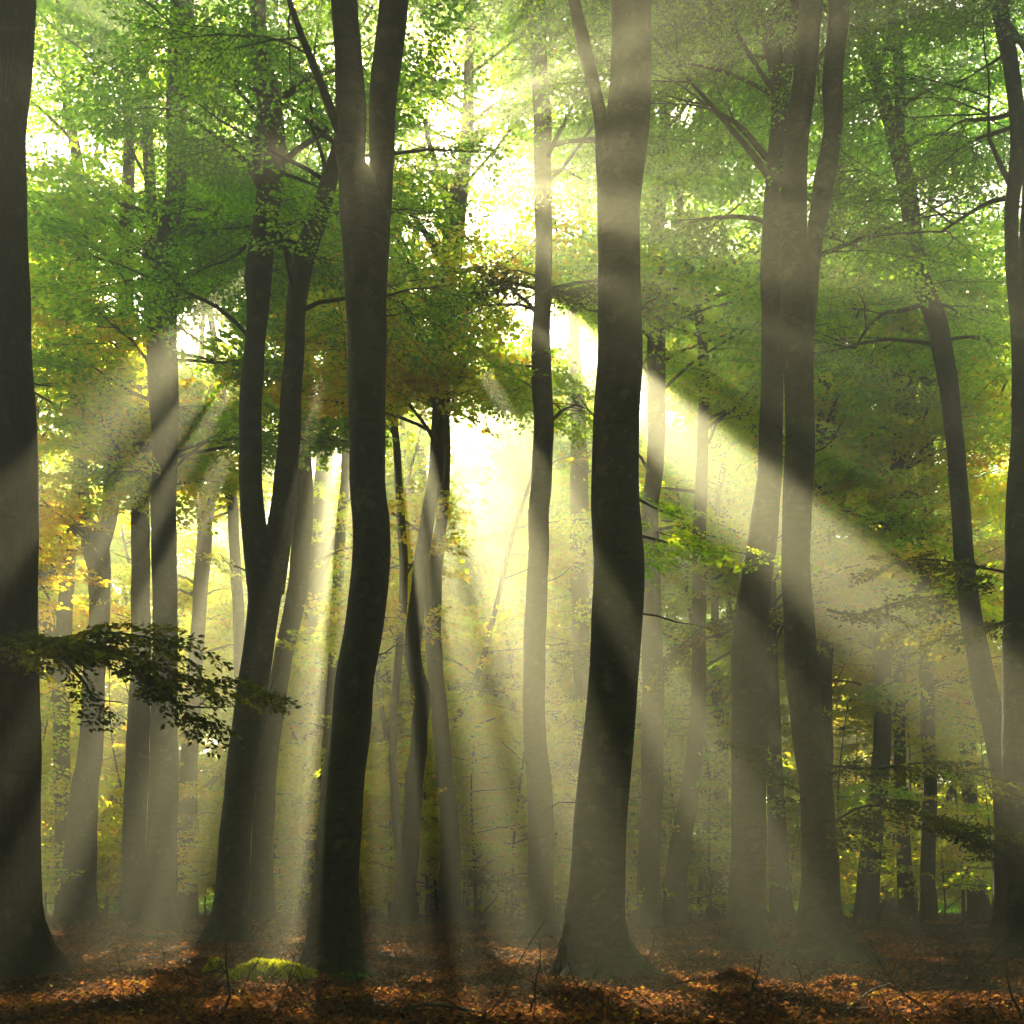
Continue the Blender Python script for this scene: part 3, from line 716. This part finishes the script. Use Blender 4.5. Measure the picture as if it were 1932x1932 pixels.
SEED = 600
def tree(sp):
    global R
    R = np.random.default_rng(SEED + int(sp['stems'][0][0][0]) * 7)
    d = sp['d']
    base = W(sp['stems'][0][0][0], sp['stems'][0][0][1], d)
    base[2] = float(ground(base[0], base[1]))
    root = empty('beech_tree', base, sp['label'], 'beech tree')
    mat = BARK_ROUGH if sp.get('rough') else BARK
    mb = MB(); axes = []
    rough_sides = 40 if d < 24 else 20
    for si, st in enumerate(sp['stems']):
        P = np.array([list(W(x, y, d)) + [w / 2 * d / F] for x, y, w in st])
        ph = R.uniform(0, 6.28)
        zz = P[:, 2] - base[2]
        P[:, 1] += (.10 * np.sin(zz * .55 + ph) - .10 * math.sin(zz[0] * .55 + ph)) * np.clip(zz / 3, 0, 1) + (si * .05)
        if si == 0:
            bot = P[0].copy(); bot[2] = min(P[0][2], base[2]) - .35; bot[3] *= 1.12
            P[0][2] = min(P[0][2], base[2] + .02)
            P = np.vstack([bot, P])
        if st[-1][1] <= 5 or (sp.get('top') and P[-1][2] < sp['top'] - 2 and si == 0):
            topz = sp.get('top') or 22
            k = int(max(3, (topz - P[-1][2]) / .9)); v = P[-1][:3] - P[-2][:3]; v = v / np.linalg.norm(v)
            p = P[-1].copy(); r0 = p[3]
            for q in range(k):
                v = v + np.array([R.normal(0, .13), R.normal(0, .13), .12]); v /= np.linalg.norm(v)
                p = p.copy(); p[:3] = p[:3] + v * .95; p[3] = r0 * (1 - .9 * (q + 1) / k) + .01
                P = np.vstack([P, p])
        C = catmull(P, .22)
        C[:, 3] = np.maximum(C[:, 3], .006)
        C[:, 0] += .006 * np.sin(C[:, 2] * 5.1 + ph) + .008 * np.sin(C[:, 2] * 2.3 + ph * 2)
        h = C[:, 2] - base[2]
        ridge = (.38 * np.exp(-np.maximum(h, 0) / .28) + .05 * np.exp(-np.maximum(h, 0) / 1.2)) if si == 0 else None
        mb.tube(C[:, :3], C[:, 3], sides=rough_sides, ridges=ridge, lump=.03)
        axes.append(C)
        SEGS.append((sp['label'], C[:, :3], C[:, 3]))
    mb.build('trunk', mat, root)
    bw = MB(); fol = Foliage()
    kind = 'near' if d < 19 else ('mid' if d < 26 else 'far')
    scale = 1.05 if kind != 'far' else 1.15
    tint = sp.get('tint', leaf_tone((sp['stems'][0][0][0]), d))
    for lb in sp.get('limbs', []):
        P = np.array([list(W(x, y, d)) + [w / 2 * d / F] for x, y, w in lb])
        P[:, 1] += np.linspace(0, R.uniform(-1.2, 1.2), len(P))
        C = catmull(P, .2)
        m1 = MB(); m1.tube(C[:, :3], np.maximum(C[:, 3], .008), sides=10, lump=.05)
        m1.build('limb', mat, root)
        az = math.atan2(C[-1][0] - C[0][0], C[-1][1] - C[0][1])
        for q in range(4):
            grow_limb(bw, fol, C[-1 - q * len(C) // 8][:3], az + R.normal(0, .8), R.uniform(.1, .7), R.uniform(1.3, 2.2), .016, scale, tint, 1.0)
    for _ in range(int(sp['nl'] * ((1.9 if d < 27.5 else 3.3) * (1.25 if sp['stems'][0][0][0] < 620 else 1.0)))):
        C = axes[R.integers(0, len(axes))]
        ok = np.where(C[:, 2] > sp['zc'])[0]
        if len(ok) < 2: C = axes[0]; ok = np.where(C[:, 2] > sp['zc'])[0]
        if len(ok) < 2: ok = np.arange(len(C) * 3 // 4, len(C))
        i = ok[int(len(ok) * R.random())]
        t = (i - ok[0]) / max(len(ok), 1)
        L = R.uniform(2.0, 4.2) * (1.1 - .45 * t)
        grow_limb(bw, fol, C[i][:3], R.uniform(0, 6.28) if d > 27.5 else R.normal(0, 1.1), R.uniform(.35, 1.0), L, max(.014, min(.045, C[i][3] * .35)), scale, tint + .1 * (.5 - t) + R.normal(0, .07), 1.0)
    for q in range(int(R.integers(2, 5))):
        C = axes[0]; ok = np.where((C[:, 2] > base[2] + .9) & (C[:, 2] < base[2] + 9))[0]; i = ok[int(len(ok) * R.random())]
        a = (0 if R.random() < .5 else pi) + R.normal(0, .5); e = R.uniform(-.2, .6); L = R.uniform(.15, .9)
        p = C[i][:3] + np.array([cos(a), sin(a), 0]) * C[i][3] * .8; q_ = [p]
        for w in range(4):
            a += R.normal(0, .25); e += R.normal(0, .25); q_.append(q_[-1] + np.array([cos(a) * cos(e), sin(a) * cos(e), sin(e)]) * (L + C[i][3] * .3) / 4)
        m1 = MB(); m1.tube(np.array(q_), np.linspace(.014, .003, 5), sides=5, cap=True, lump=.02); m1.build('dead_twig', TWIG, root)
    crown = fol.build(kind, root, 'crown')
    if d < 29 and fol.S:
        V, Q = fol.twigs
        bw.V.append(V); bw.Q.append(Q + bw.n); bw.n += len(V)
    if bw.n:
        bw.build('branchwork', TWIG, root)
    return root, axes

for sp in TREES:
    if sp['d'] >= 20 and sp.get('top'): sp['top'] += 5; sp['nl'] = int(sp['nl'] * 1.15)
ROOTS = [tree(sp) for sp in TREES]

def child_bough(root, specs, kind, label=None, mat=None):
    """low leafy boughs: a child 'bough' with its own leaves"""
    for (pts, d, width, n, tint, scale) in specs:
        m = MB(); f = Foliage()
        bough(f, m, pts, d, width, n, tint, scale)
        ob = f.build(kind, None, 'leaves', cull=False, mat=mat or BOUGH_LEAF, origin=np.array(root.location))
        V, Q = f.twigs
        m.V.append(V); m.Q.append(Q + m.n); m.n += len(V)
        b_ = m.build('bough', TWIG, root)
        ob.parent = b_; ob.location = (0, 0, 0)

def find(word):
    for sp, (r, ax) in zip(TREES, ROOTS):
        if word in sp['label']: return r
child_bough(find('massive dark furrowed'), [  # upper boughs: gold of their sunlit edges put into the tint
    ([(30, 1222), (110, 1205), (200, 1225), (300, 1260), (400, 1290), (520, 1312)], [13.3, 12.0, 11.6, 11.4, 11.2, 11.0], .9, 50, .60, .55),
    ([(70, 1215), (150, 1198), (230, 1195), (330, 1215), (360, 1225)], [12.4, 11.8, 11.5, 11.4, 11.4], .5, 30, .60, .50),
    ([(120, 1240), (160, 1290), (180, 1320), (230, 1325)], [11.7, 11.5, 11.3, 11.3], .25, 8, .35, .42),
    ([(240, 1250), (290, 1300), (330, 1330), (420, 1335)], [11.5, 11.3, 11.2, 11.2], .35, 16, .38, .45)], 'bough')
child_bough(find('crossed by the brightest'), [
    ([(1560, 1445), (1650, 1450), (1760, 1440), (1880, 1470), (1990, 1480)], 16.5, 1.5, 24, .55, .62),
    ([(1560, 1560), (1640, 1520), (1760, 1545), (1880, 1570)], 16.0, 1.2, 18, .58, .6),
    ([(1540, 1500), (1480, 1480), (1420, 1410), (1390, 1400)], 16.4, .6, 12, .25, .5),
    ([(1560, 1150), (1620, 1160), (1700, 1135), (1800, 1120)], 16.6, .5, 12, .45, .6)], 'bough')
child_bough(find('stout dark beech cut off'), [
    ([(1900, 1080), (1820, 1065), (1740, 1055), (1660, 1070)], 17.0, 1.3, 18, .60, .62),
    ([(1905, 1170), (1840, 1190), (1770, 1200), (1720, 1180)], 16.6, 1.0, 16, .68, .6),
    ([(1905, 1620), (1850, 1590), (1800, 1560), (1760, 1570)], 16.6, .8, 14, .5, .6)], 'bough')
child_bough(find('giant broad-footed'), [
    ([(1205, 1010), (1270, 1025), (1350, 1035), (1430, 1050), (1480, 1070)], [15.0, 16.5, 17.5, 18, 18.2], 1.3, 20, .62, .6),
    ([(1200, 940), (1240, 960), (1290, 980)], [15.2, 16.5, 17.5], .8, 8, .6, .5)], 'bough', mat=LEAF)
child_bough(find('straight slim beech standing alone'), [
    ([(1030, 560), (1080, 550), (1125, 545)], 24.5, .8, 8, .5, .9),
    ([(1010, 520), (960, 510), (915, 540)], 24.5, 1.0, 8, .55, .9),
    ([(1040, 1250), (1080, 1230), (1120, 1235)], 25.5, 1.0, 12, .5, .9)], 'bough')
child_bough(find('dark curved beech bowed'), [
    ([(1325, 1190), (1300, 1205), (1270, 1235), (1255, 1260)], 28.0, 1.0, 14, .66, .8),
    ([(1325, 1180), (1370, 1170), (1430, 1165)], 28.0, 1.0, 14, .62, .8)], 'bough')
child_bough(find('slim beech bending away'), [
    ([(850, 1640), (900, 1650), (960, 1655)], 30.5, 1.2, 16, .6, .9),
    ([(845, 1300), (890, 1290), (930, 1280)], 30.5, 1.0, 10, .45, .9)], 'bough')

# ------------------------------------------------------------------ the wood behind
_cnt = 0
def simple_tree(x, d, H, r, zc, nl, tint, kind, scale, label, group, name='beech_tree', cat='beech tree', lean=.03, L0=(1.8, 3.8), upr=(.2, .9)):
    global R, _cnt
    _cnt += 1; R_keep = R; R = np.random.default_rng(SEED * 3 + _cnt * 11)
    X0 = (x - CX) / F * d
    base = np.array([X0, d, float(ground(X0, d))])
    root = empty(name, base, label, cat, group)
    P = [list(base + [0, 0, -.3]) + [r * 1.5], list(base + [0, 0, .05]) + [r * 1.35], list(base + [0, 0, .6]) + [r]]
    v = np.array([R.normal(0, lean), R.normal(0, lean), 1.0]); p = base + [0, 0, .6]
    n = int(H / 1.3)
    for q in range(n):
        v = v + np.array([R.normal(0, lean * 1.6), R.normal(0, lean * 1.6), .02]); v /= np.linalg.norm(v)
        p = p + v * 1.3 * (H / (1.3 * n)); P.append(list(p) + [max(.012, r * (1 - .92 * ((q + 1) / n) ** 1.4))])
    C = catmull(np.array(P), .5 if r > .08 else .35)
    mb = MB(); mb.tube(C[:, :3], np.maximum(C[:, 3], .008), sides=10 if r > .06 else 6, ridges=.2 * np.exp(-np.maximum(C[:, 2] - base[2], 0) / .3), lump=.03)
    # a fork in many of them
    if r > .12 and R.random() < .6:
        k = int(len(C) * R.uniform(.35, .6)); q = C[k].copy(); pts = [C[k - 1], C[k]]
        vv = np.array([R.normal(0, .35), R.normal(0, .2), 1.0])
        for w in range(8):
            vv = vv / np.linalg.norm(vv); q = q.copy(); q[:3] += vv * (C[-1][2] - C[k][2]) / 8; q[3] = C[k][3] * .75 * (1 - .11 * w); pts.append(q); vv += np.array([R.normal(0, .1), R.normal(0, .1), .25])
        C2 = catmull(np.array(pts), .5); mb.tube(C2[:, :3], C2[:, 3], sides=8, lump=.03); axes = [C, C2]
    else: axes = [C]
    SEGS.append((label, C[:, :3], C[:, 3]))
    mb.build('trunk', BARK, root)
    bw = MB(); fol = Foliage()
    for _ in range(int(nl * (2.3 if 560 < x < 1400 else 1.7))):
        A = axes[R.integers(0, len(axes))]
        ok = np.where(A[:, 2] > base[2] + zc)[0]
        if len(ok) < 2: continue
        i = ok[int(len(ok) * R.random())]; t = (i - ok[0]) / len(ok)
        grow_limb(bw, fol, A[i][:3], R.uniform(0, 6.28), R.uniform(*upr), R.uniform(*L0) * (1.1 - .5 * t), max(.012, min(.05, A[i][3] * .4)), scale, tint + R.normal(0, .03), 1.0, sides=4, flat=.4)
    fol.build(kind, root, 'crown')
    if bw.n: bw.build('branchwork', TWIG, root)
    R = R_keep
    return root

SHORT = ['massive furrowed edge beech', 'V-forked hazy beech', 'thin stem beside the V-forked beech', 'paler parallel trunk', 'darker parallel trunk', 'slender sunlit forked beech',
         'thin crooked stem', 'big forked beech', 'pale luminous trunk', 'faint glowing trunk', 'sunburst beech', 'wavy beech', 'slim bending beech', 'amber-lit stem', 'slim lone beech',
         'giant broad-footed beech', 'pale slender trunk beside the giant', 'horned hazy beech', 'dark bowed beech', 'small faint stem', 'thick olive trunk', 'leaning three-stemmed beech',
         'sandy lit trunk', 'leafy-collared beech', 'nearest log-side stem', 'blurred lean stem', 'slightly leaning log-side trunk', 'straight slim trunk above the logs', 'ghostly sunbeam trunk',
         'long slanting beech', 'stout edge beech']
NUM = ['', '', 'two', 'three', 'four', 'five', 'six', 'seven', 'eight', 'nine', 'ten', 'eleven', 'twelve']
ORD = ['', 'first', 'second', 'third', 'fourth', 'fifth', 'sixth', 'seventh', 'eighth', 'ninth', 'tenth', 'eleventh', 'twelfth']
def name_rank(items, what):
    # items (root, picture column): each is named by the traced beech it stands behind and its order there
    by = {}
    for r_, x in items:
        k = min(range(len(TREES)), key=lambda i: abs(TREES[i]['stems'][0][3 if len(TREES[i]['stems'][0]) > 3 else 0][0] - x))
        by.setdefault(k, []).append((x, r_))
    for k, l in by.items():
        l.sort(key=lambda q: q[0]); n = len(l)
        for i, (x, r_) in enumerate(l):
            if n == 1: w = 'the only one there'
            elif n == 2: w = ('left', 'right')[i] + ' one of two'
            elif i == 0: w = 'leftmost of ' + NUM[n]
            elif i == n - 1: w = 'rightmost of ' + NUM[n]
            else: w = ORD[i + 1] + ' from the left of ' + NUM[n]
            r_['label'] = '%s behind the %s, %s' % (what, SHORT[k], w)

def band(x): return 'left' if x < 600 else ('middle' if x < 1250 else 'right')
GN = {'left': 'pale misty beech far behind the V-forked and parallel trunks', 'middle': 'pale misty beech far behind the crossing pair and the giant trunk',
      'right': 'pale misty beech far behind the fallen logs and the leaning trunks'}
# second and third ranks
R = np.random.default_rng(SEED + 5)
rank = []
for d0, d1, n in ((38, 48, 17), (48, 62, 22), (62, 88, 34)):
    for k in range(n):
        x = -180 + 2300 * (k + R.uniform(.1, .9)) / n
        rank.append((x, R.uniform(d0, d1)))
def clear_of_gaps(x, d):
    for q in range(40):
        X0 = (x - CX) / F * d; ok = True
        for (gx, gy, gd, gr), g in zip(GAPS, G0):
            if gr < .2 or gx > 1950: continue
            px = g[0] + (d - g[1]) * SD[0] / SD[1]; pz = g[2] + (d - g[1]) * SD[2] / SD[1]
            if pz < 27 and abs(px - X0) < gr * .7 + .55: ok = False; break
        if ok: return x
        x += R.uniform(-60, 60)
    return x
rank += [(720, 47), (800, 53), (880, 48), (950, 56), (1050, 50), (840, 66), (960, 70), (1100, 64)]
far_roots = []; slim_roots = []
slim = [(x0_ + R.uniform(-40, 40), R.uniform(34, 46)) for x0_ in range(60, 1930, 95)]
for qi, (x, d) in enumerate(rank + slim):
    is_slim = qi >= len(rank)
    x = clear_of_gaps(x, d)
    if d < 48: kind, sc, nl = 'far', 1.35, 15
    else: kind, sc, nl = 'vfar', 1.7, 13
    b_ = band(x)
    (slim_roots if is_slim else far_roots).append((simple_tree(x, d, R.uniform(23, 29) if not is_slim else R.uniform(14, 20), R.uniform(.14, .26) if not is_slim else R.uniform(.07, .13), R.uniform(4.5, 8), nl if not is_slim else 7, leaf_tone(x, d), kind, sc, GN[b_], 'distant beeches in the mist' if not is_slim else 'slim stems between the trunks', lean=.03 if not is_slim else .07), x))

SN = {'left': 'bushy young beech in yellow-green leaf behind the left-hand trunks', 'middle': 'bushy young beech in yellow-green leaf between the middle trunks',
      'right': 'bushy young beech in yellow-green leaf behind the right-hand trunks'}
name_rank(far_roots, 'misty beech'); name_rank(slim_roots, 'slim crooked beech stem')
young_roots = []
for k in range(16):
    x = 540 + 620 * (k + R.uniform(.1, .9)) / 16; d = R.uniform(42, 58)
    young_roots.append((simple_tree(x, d, R.uniform(10, 15), R.uniform(.05, .08), R.uniform(2, 5), 20, leaf_tone(x, d), 'far', 1.25, SN[band(x)],
                'young beeches under the tall trees', 'young_beech', 'young beech', lean=.05, L0=(1.3, 2.6), upr=(.0, .6)), x))
for k in range(82):
    x = -60 + 2060 * (k + R.uniform(.1, .9)) / 82
    d = R.uniform(31, 52) if k % 3 else R.uniform(50, 66)
    b_ = band(x)
    young_roots.append((simple_tree(x, d, R.uniform(3.5, 9.5), R.uniform(.025, .05), R.uniform(.4, 1.2), 15, leaf_tone(x, d) + .0, 'far' if d < 46 else 'vfar', 1.05 if d < 46 else 1.4, SN[b_],
                'young beeches under the tall trees', 'young_beech', 'young beech', lean=.05, L0=(1.0, 2.2), upr=(.0, .5)), x))

name_rank(young_roots, 'young beech')

# ------------------------------------------------------------------ the wood that closes the view, and unseen leaves added round the camera
def mass(name, label, gen, kind, scale, tint):
    f = Foliage()
    for o in gen:
        a = R.uniform(0, 6.28)
        f.add(np.array(o), np.array([cos(a), sin(a), R.normal(0, .2)]), UP + R.normal(0, .5, 3), scale * R.uniform(.7, 1.2), tint + R.normal(0, .1))
    ob = f.build(kind, None, name); ob['kind'] = 'stuff'; ob['label'] = label; ob['category'] = 'woodland'
    return ob
pts = []
for _ in range(5200):
    d = R.uniform(70, 100); x = R.uniform(-1, 1) * (.46 * d + 4); z = 11 * R.random() ** 1.5
    z *= .7 + .3 * wav(x, d, 9.0, 3)
    pts.append((x, d, float(ground(x, d)) + .2 + abs(z)))
for _ in range(2600):
    d = R.uniform(56, 98); x = R.uniform(-1, 1) * (.46 * d + 4)
    pts.append((x, d, float(ground(x, d)) + R.uniform(.05, 2.2)))
mass('distant_thicket', 'dim green thicket closing the view low down far behind all the trunks', pts, 'vfar', 1.9, .42)
pts = []  # unseen leaves added behind, above and beside the camera to block sky light
for _ in range(3000):
    a = R.uniform(pi * 1.08, pi * 1.92); r = R.uniform(5, 17)
    pts.append((cos(a) * r * 1.5, sin(a) * r * .95 + 1.5, R.uniform(1.5, 17)))
for _ in range(2600):
    x = R.uniform(-24, 24); y = R.uniform(-15, 14); z = R.uniform(14, 20)
    if z > CAM_H + .80 * y + 3: pts.append((x, y, z))
for _ in range(2200):
    s_ = 1 if R.random() < .5 else -1; y = R.uniform(-4, 40)
    pts.append((s_ * (.46 * max(y, 0) + R.uniform(7, 16)), y, R.uniform(1, 22)))
mass('unseen_shading_leaves', 'unseen green beech leaves added all round outside the picture to shade off the sky', pts, 'vfar', 1.7, .3)

# ------------------------------------------------------------------ things on the floor
def ghost_loc(x, y, d):
    p = W(x, y, d); p[2] = float(ground(p[0], d)); return p

def fallen(name, label, pts, r0, r1, cat, mat=DEADWOOD, sub=0, group=None, lift=.5):
    """pts: (x, y-of-floor ignored, depth, extra height)"""
    P = []
    for x, d, h in pts:
        q = ghost_loc(x, 0, d); q[2] += h; P.append(q)
    C = catmull(np.array(P), .12)
    C[:, 2] += .01 * np.sin(np.arange(len(C)) * .9) ; C[:, 0] += .012 * np.sin(np.arange(len(C)) * .5)
    root = empty(name, C[0], label, cat, group)
    m = MB(); m.tube(C, np.linspace(r0, r1, len(C)), sides=12 if r0 > .03 else 7, lump=.07, ref=[0, 0, 1])
    m.build('stem', mat, root)
    for k in range(sub):
        i = int(len(C) * R.uniform(.2, .85)); a = R.uniform(0, 6.28); L = R.uniform(.25, .7) * (1 + 8 * r0)
        q = [C[i]]
        el = R.uniform(.1, .9)
        for s_ in range(4):
            a += R.normal(0, .3); q.append(q[-1] + np.array([cos(a) * cos(el), sin(a) * cos(el) * .5, sin(el)]) * L / 4)
        m = MB(); rr = max(.004, (r0 + (r1 - r0) * i / len(C)) * .4); m.tube(np.array(q), np.linspace(rr, rr * .3, 5), sides=6, lump=.03)
        m.build('side_branch', mat, root)
    return root

fallen('fallen_log', 'long pale fallen log lying along the ground below the slim trunk cluster', [(1570, 26.5, .10), (1640, 26.0, .10), (1720, 25.4, .08)], .075, .05, 'log', sub=3)
fallen('fallen_log', 'bleached log propped over another below the straight slim trunk', [(1650, 27.5, .12), (1700, 27.0, .20), (1760, 27.2, .16), (1860, 26.0, .06)], .07, .04, 'log', sub=5)
fallen('fallen_log', 'mossy half-buried log ending beside the stout edge beech', [(1700, 24.5, .04), (1780, 24.8, .07), (1880, 25.5, .12)], .09, .06, 'log', sub=2)
fallen('fallen_log', 'dark fallen log between the wavy beech and the slim beech, resting tilted', [(862, 26.5, .08), (900, 27, .14), (960, 28, .24)], .10, .07, 'log', sub=2)
fallen('fallen_log', 'grey log lying level just short of the slim standing-alone beech', [(930, 29, .08), (1000, 29, .15), (1060, 28.5, .12)], .08, .05, 'log', sub=2)
fallen('fallen_log', 'thin log at the foot of the wavy beech pointing at the sunburst trunk', [(690, 28, .10), (740, 27.5, .10), (815, 27, .06)], .055, .035, 'log', sub=1)
fallen('dead_branch', 'orange-lit stick leaning against the foot of the giant beech', [(1100, 13.4, .01), (1170, 13.3, .10), (1245, 13.2, .26)], .016, .010, 'branch', sub=3)
fallen('dead_branch', 'long bare branch rising out of the floor towards the stout edge beech', [(1690, 12.0, .02), (1780, 12.0, .10), (1860, 12.2, .26), (1950, 12.6, .60)], .014, .007, 'branch', sub=7)
fallen('dead_branch', 'dark thick stick lying at the very front right of the wide leaf pile', [(1560, 9.2, -.02), (1610, 9.8, .05), (1680, 10.6, .14)], .017, .010, 'branch', DEADWOOD, sub=2)
fallen('dead_branch', 'dark curved branch arching along the bottom middle of the picture', [(700, 9.7, .0), (800, 9.75, .10), (880, 9.7, .09), (950, 9.6, .02), (1080, 9.5, .0)], .016, .009, 'branch', TWIG, sub=2)
fallen('dead_branch', 'forked dead twig standing upright at the foot of the big forked beech', [(425, 17.6, .0), (462, 17.4, .24), (482, 17.4, .50), (516, 17.5, .72)], .012, .005, 'branch', sub=3)
fallen('dead_branch', 'low branch lying in brown leaves in front of the giant beech', [(960, 12.5, .04), (1060, 12.0, .07), (1160, 11.8, .03), (1230, 11.7, .02)], .014, .008, 'branch', TWIG, sub=4)
fallen('dead_branch', 'wispy bare branch arched among dry stalks below the three-stemmed beech', [(1600, 11.6, .02), (1660, 11.2, .20), (1700, 11.0, .12), (1760, 10.6, .0)], .009, .004, 'branch', sub=6)
fallen('dead_branch', 'crooked stick lying across the shade beside the mossy hummock', [(440, 13.6, .02), (405, 13.3, .10), (360, 13.1, .03), (300, 12.9, .02)], .018, .008, 'branch', sub=4)
fallen('dead_branch', 'short thin branch snapped off in front of the sunburst beech foot', [(700, 13.0, .02), (760, 12.8, .05), (850, 12.5, .02)], .010, .005, 'branch', sub=4)

# little dead twigs that stick out of trunks
def hump(name, label, x, d, rx, ry, h, cat, mat, n, l, spike, lifts, arch=0):
    c0 = ghost_loc(x, 0, d)
    root = empty(name, c0, label, cat)
    nu, nv = 36, 14; V = []; 
    for j in range(nv + 1):
        rr = j / nv
        for k in range(nu):
            a = k / nu * 2 * pi
            px = c0[0] + cos(a) * rx * rr; py = c0[1] + sin(a) * ry * rr
            bump = 1 + .28 * sin(5 * a + 4 * rr) * rr + .22 * sin(11 * a - 5 * rr) * rr
            V.append([px, py, float(ground(px, py)) - .02 + h * (1 - rr ** 2.2) * bump])
    Fq = [(j * nu + k, j * nu + (k + 1) % nu, (j + 1) * nu + (k + 1) % nu, (j + 1) * nu + k) for j in range(nv) for k in range(nu)]
    me = mesh_obj('mound', V, Fq, mat, root, tint=np.full(len(V), .3))
    a = R.uniform(0, 2 * pi, n); rr = np.sqrt(R.random(n))
    px = c0[0] + np.cos(a) * rx * rr; py = c0[1] + np.sin(a) * ry * rr
    pz = ground(px, py) + h * (1 - rr ** 2.2) * (1 + .28 * np.sin(5 * a + 4 * rr) * rr + .22 * np.sin(11 * a - 5 * rr) * rr) - .012
    P = np.stack([px, py, pz], 1)
    if spike:
        up = np.stack([R.normal(0, .45, n), R.normal(0, .45, n), np.ones(n)], 1); up /= np.linalg.norm(up, axis=1)[:, None]
        s_ = np.cross(up, R.normal(0, 1, (n, 3))); s_ /= np.linalg.norm(s_, axis=1)[:, None]
        L = (l * R.uniform(.5, 1.3, n))[:, None]
        q = np.stack([P - s_ * L * .14, P + s_ * L * .14, P + up * L + s_ * L * .04, P + up * L - s_ * L * .04], 1)
        t = R.uniform(.2, 1, n)
    else:
        q = leaf_quads(P, l * R.uniform(.6, 1.2, n), .9, .02); t = np.clip(R.normal(.62, .22, n), 0, .97)
    mesh_obj(lifts, q.reshape(-1, 3), np.arange(n * 4).reshape(-1, 4), mat, root, tint=np.repeat(t, 4), smoothing=False)
    return root
hump('moss_hummock', 'bright yellow-green cushion of moss lit by the sun, longest of the three', 512, 13.2, .50, .30, .20, 'moss', MOSS, 9000, .05, True, 'moss_tufts')
hump('moss_hummock', 'small rounded moss cushion beside the crooked stick', 408, 13.8, .17, .16, .22, 'moss', MOSS, 2500, .03, True, 'moss_tufts')
hump('moss_hummock', 'smallest low moss cushion nearest the sunburst beech', 588, 14.0, .13, .12, .14, 'moss', MOSS, 1500, .03, True, 'moss_tufts')
hump('leaf_pile', 'rounded heap of russet leaves in front of the olive trunk', 1392, 12.4, .26, .28, .17, 'leaf pile', LITTER, 2600, .06, False, 'heaped_foliage')
hump('leaf_pile', 'wide low heap of russet leaves in front of the three-stemmed beech', 1600, 11.2, .40, .30, .15, 'leaf pile', LITTER, 4200, .06, False, 'heaped_foliage')

def tuft(label, x, d, r, n):
    c0 = ghost_loc(x, 0, d); root = empty('undergrowth_tuft', c0, label, 'tuft')
    Q = []; 
    for k in range(n):
        a = R.uniform(0, 6.28); L = R.uniform(.5, 1) * r; w = .012
        p = c0 + np.array([cos(a), sin(a), 0]) * R.uniform(0, .12)
        dirh = np.array([cos(a), sin(a), 0]); sd = np.array([-sin(a), cos(a), 0]) * w
        m1 = p + dirh * L * .35 + UP * L * .45; m2 = p + dirh * L * .9 + UP * L * .35
        Q.append([p - sd * .4, p + sd * .4, m1 + sd, m1 - sd]); Q.append([m1 - sd, m1 + sd, m2 + sd * .2, m2 - sd * .2])
    Q = np.array(Q)
    mesh_obj('fronds', Q.reshape(-1, 3), np.arange(len(Q) * 4).reshape(-1, 4), FERN, root, tint=np.repeat(R.random(len(Q)), 4), smoothing=False)
tuft('dark green grassy tuft at the foot of the sunburst beech', 668, 13.2, .28, 90)
tuft('grassy tuft right beside the foot of the three-stemmed beech', 1604, 17.3, .3, 60)

# ------------------------------------------------------------------ haze
m, t = newmat('morning_mist')
out = t.nodes.new('ShaderNodeOutputMaterial'); pv = t.nodes.new('ShaderNodeVolumePrincipled')
pv.inputs['Color'].default_value = (0.95, 0.945, 0.64, 1)
pv.inputs['Density'].default_value = HAZE_DENSITY
pv.inputs['Anisotropy'].default_value = HAZE_G
t.links.new(pv.outputs[0], out.inputs['Volume'])
m.cycles.homogeneous_volume = True if hasattr(m.cycles, 'homogeneous_volume') else None
x0, x1, y0, y1, z0, z1 = -104., 104., -18., 106., -1.6, 33.
V = [(x, y, z) for z in (z0, z1) for y in (y0, y1) for x in (x0, x1)]
Fq = [(0, 2, 3, 1), (4, 5, 7, 6), (0, 1, 5, 4), (2, 6, 7, 3), (0, 4, 6, 2), (1, 3, 7, 5)]
hz = mesh_obj('haze', V, Fq, m, smoothing=False); hz['kind'] = 'stuff'; hz['label'] = 'pale golden morning mist filling the whole wood'; hz['category'] = 'mist'
print('leaves', LEAFCOUNT[0])
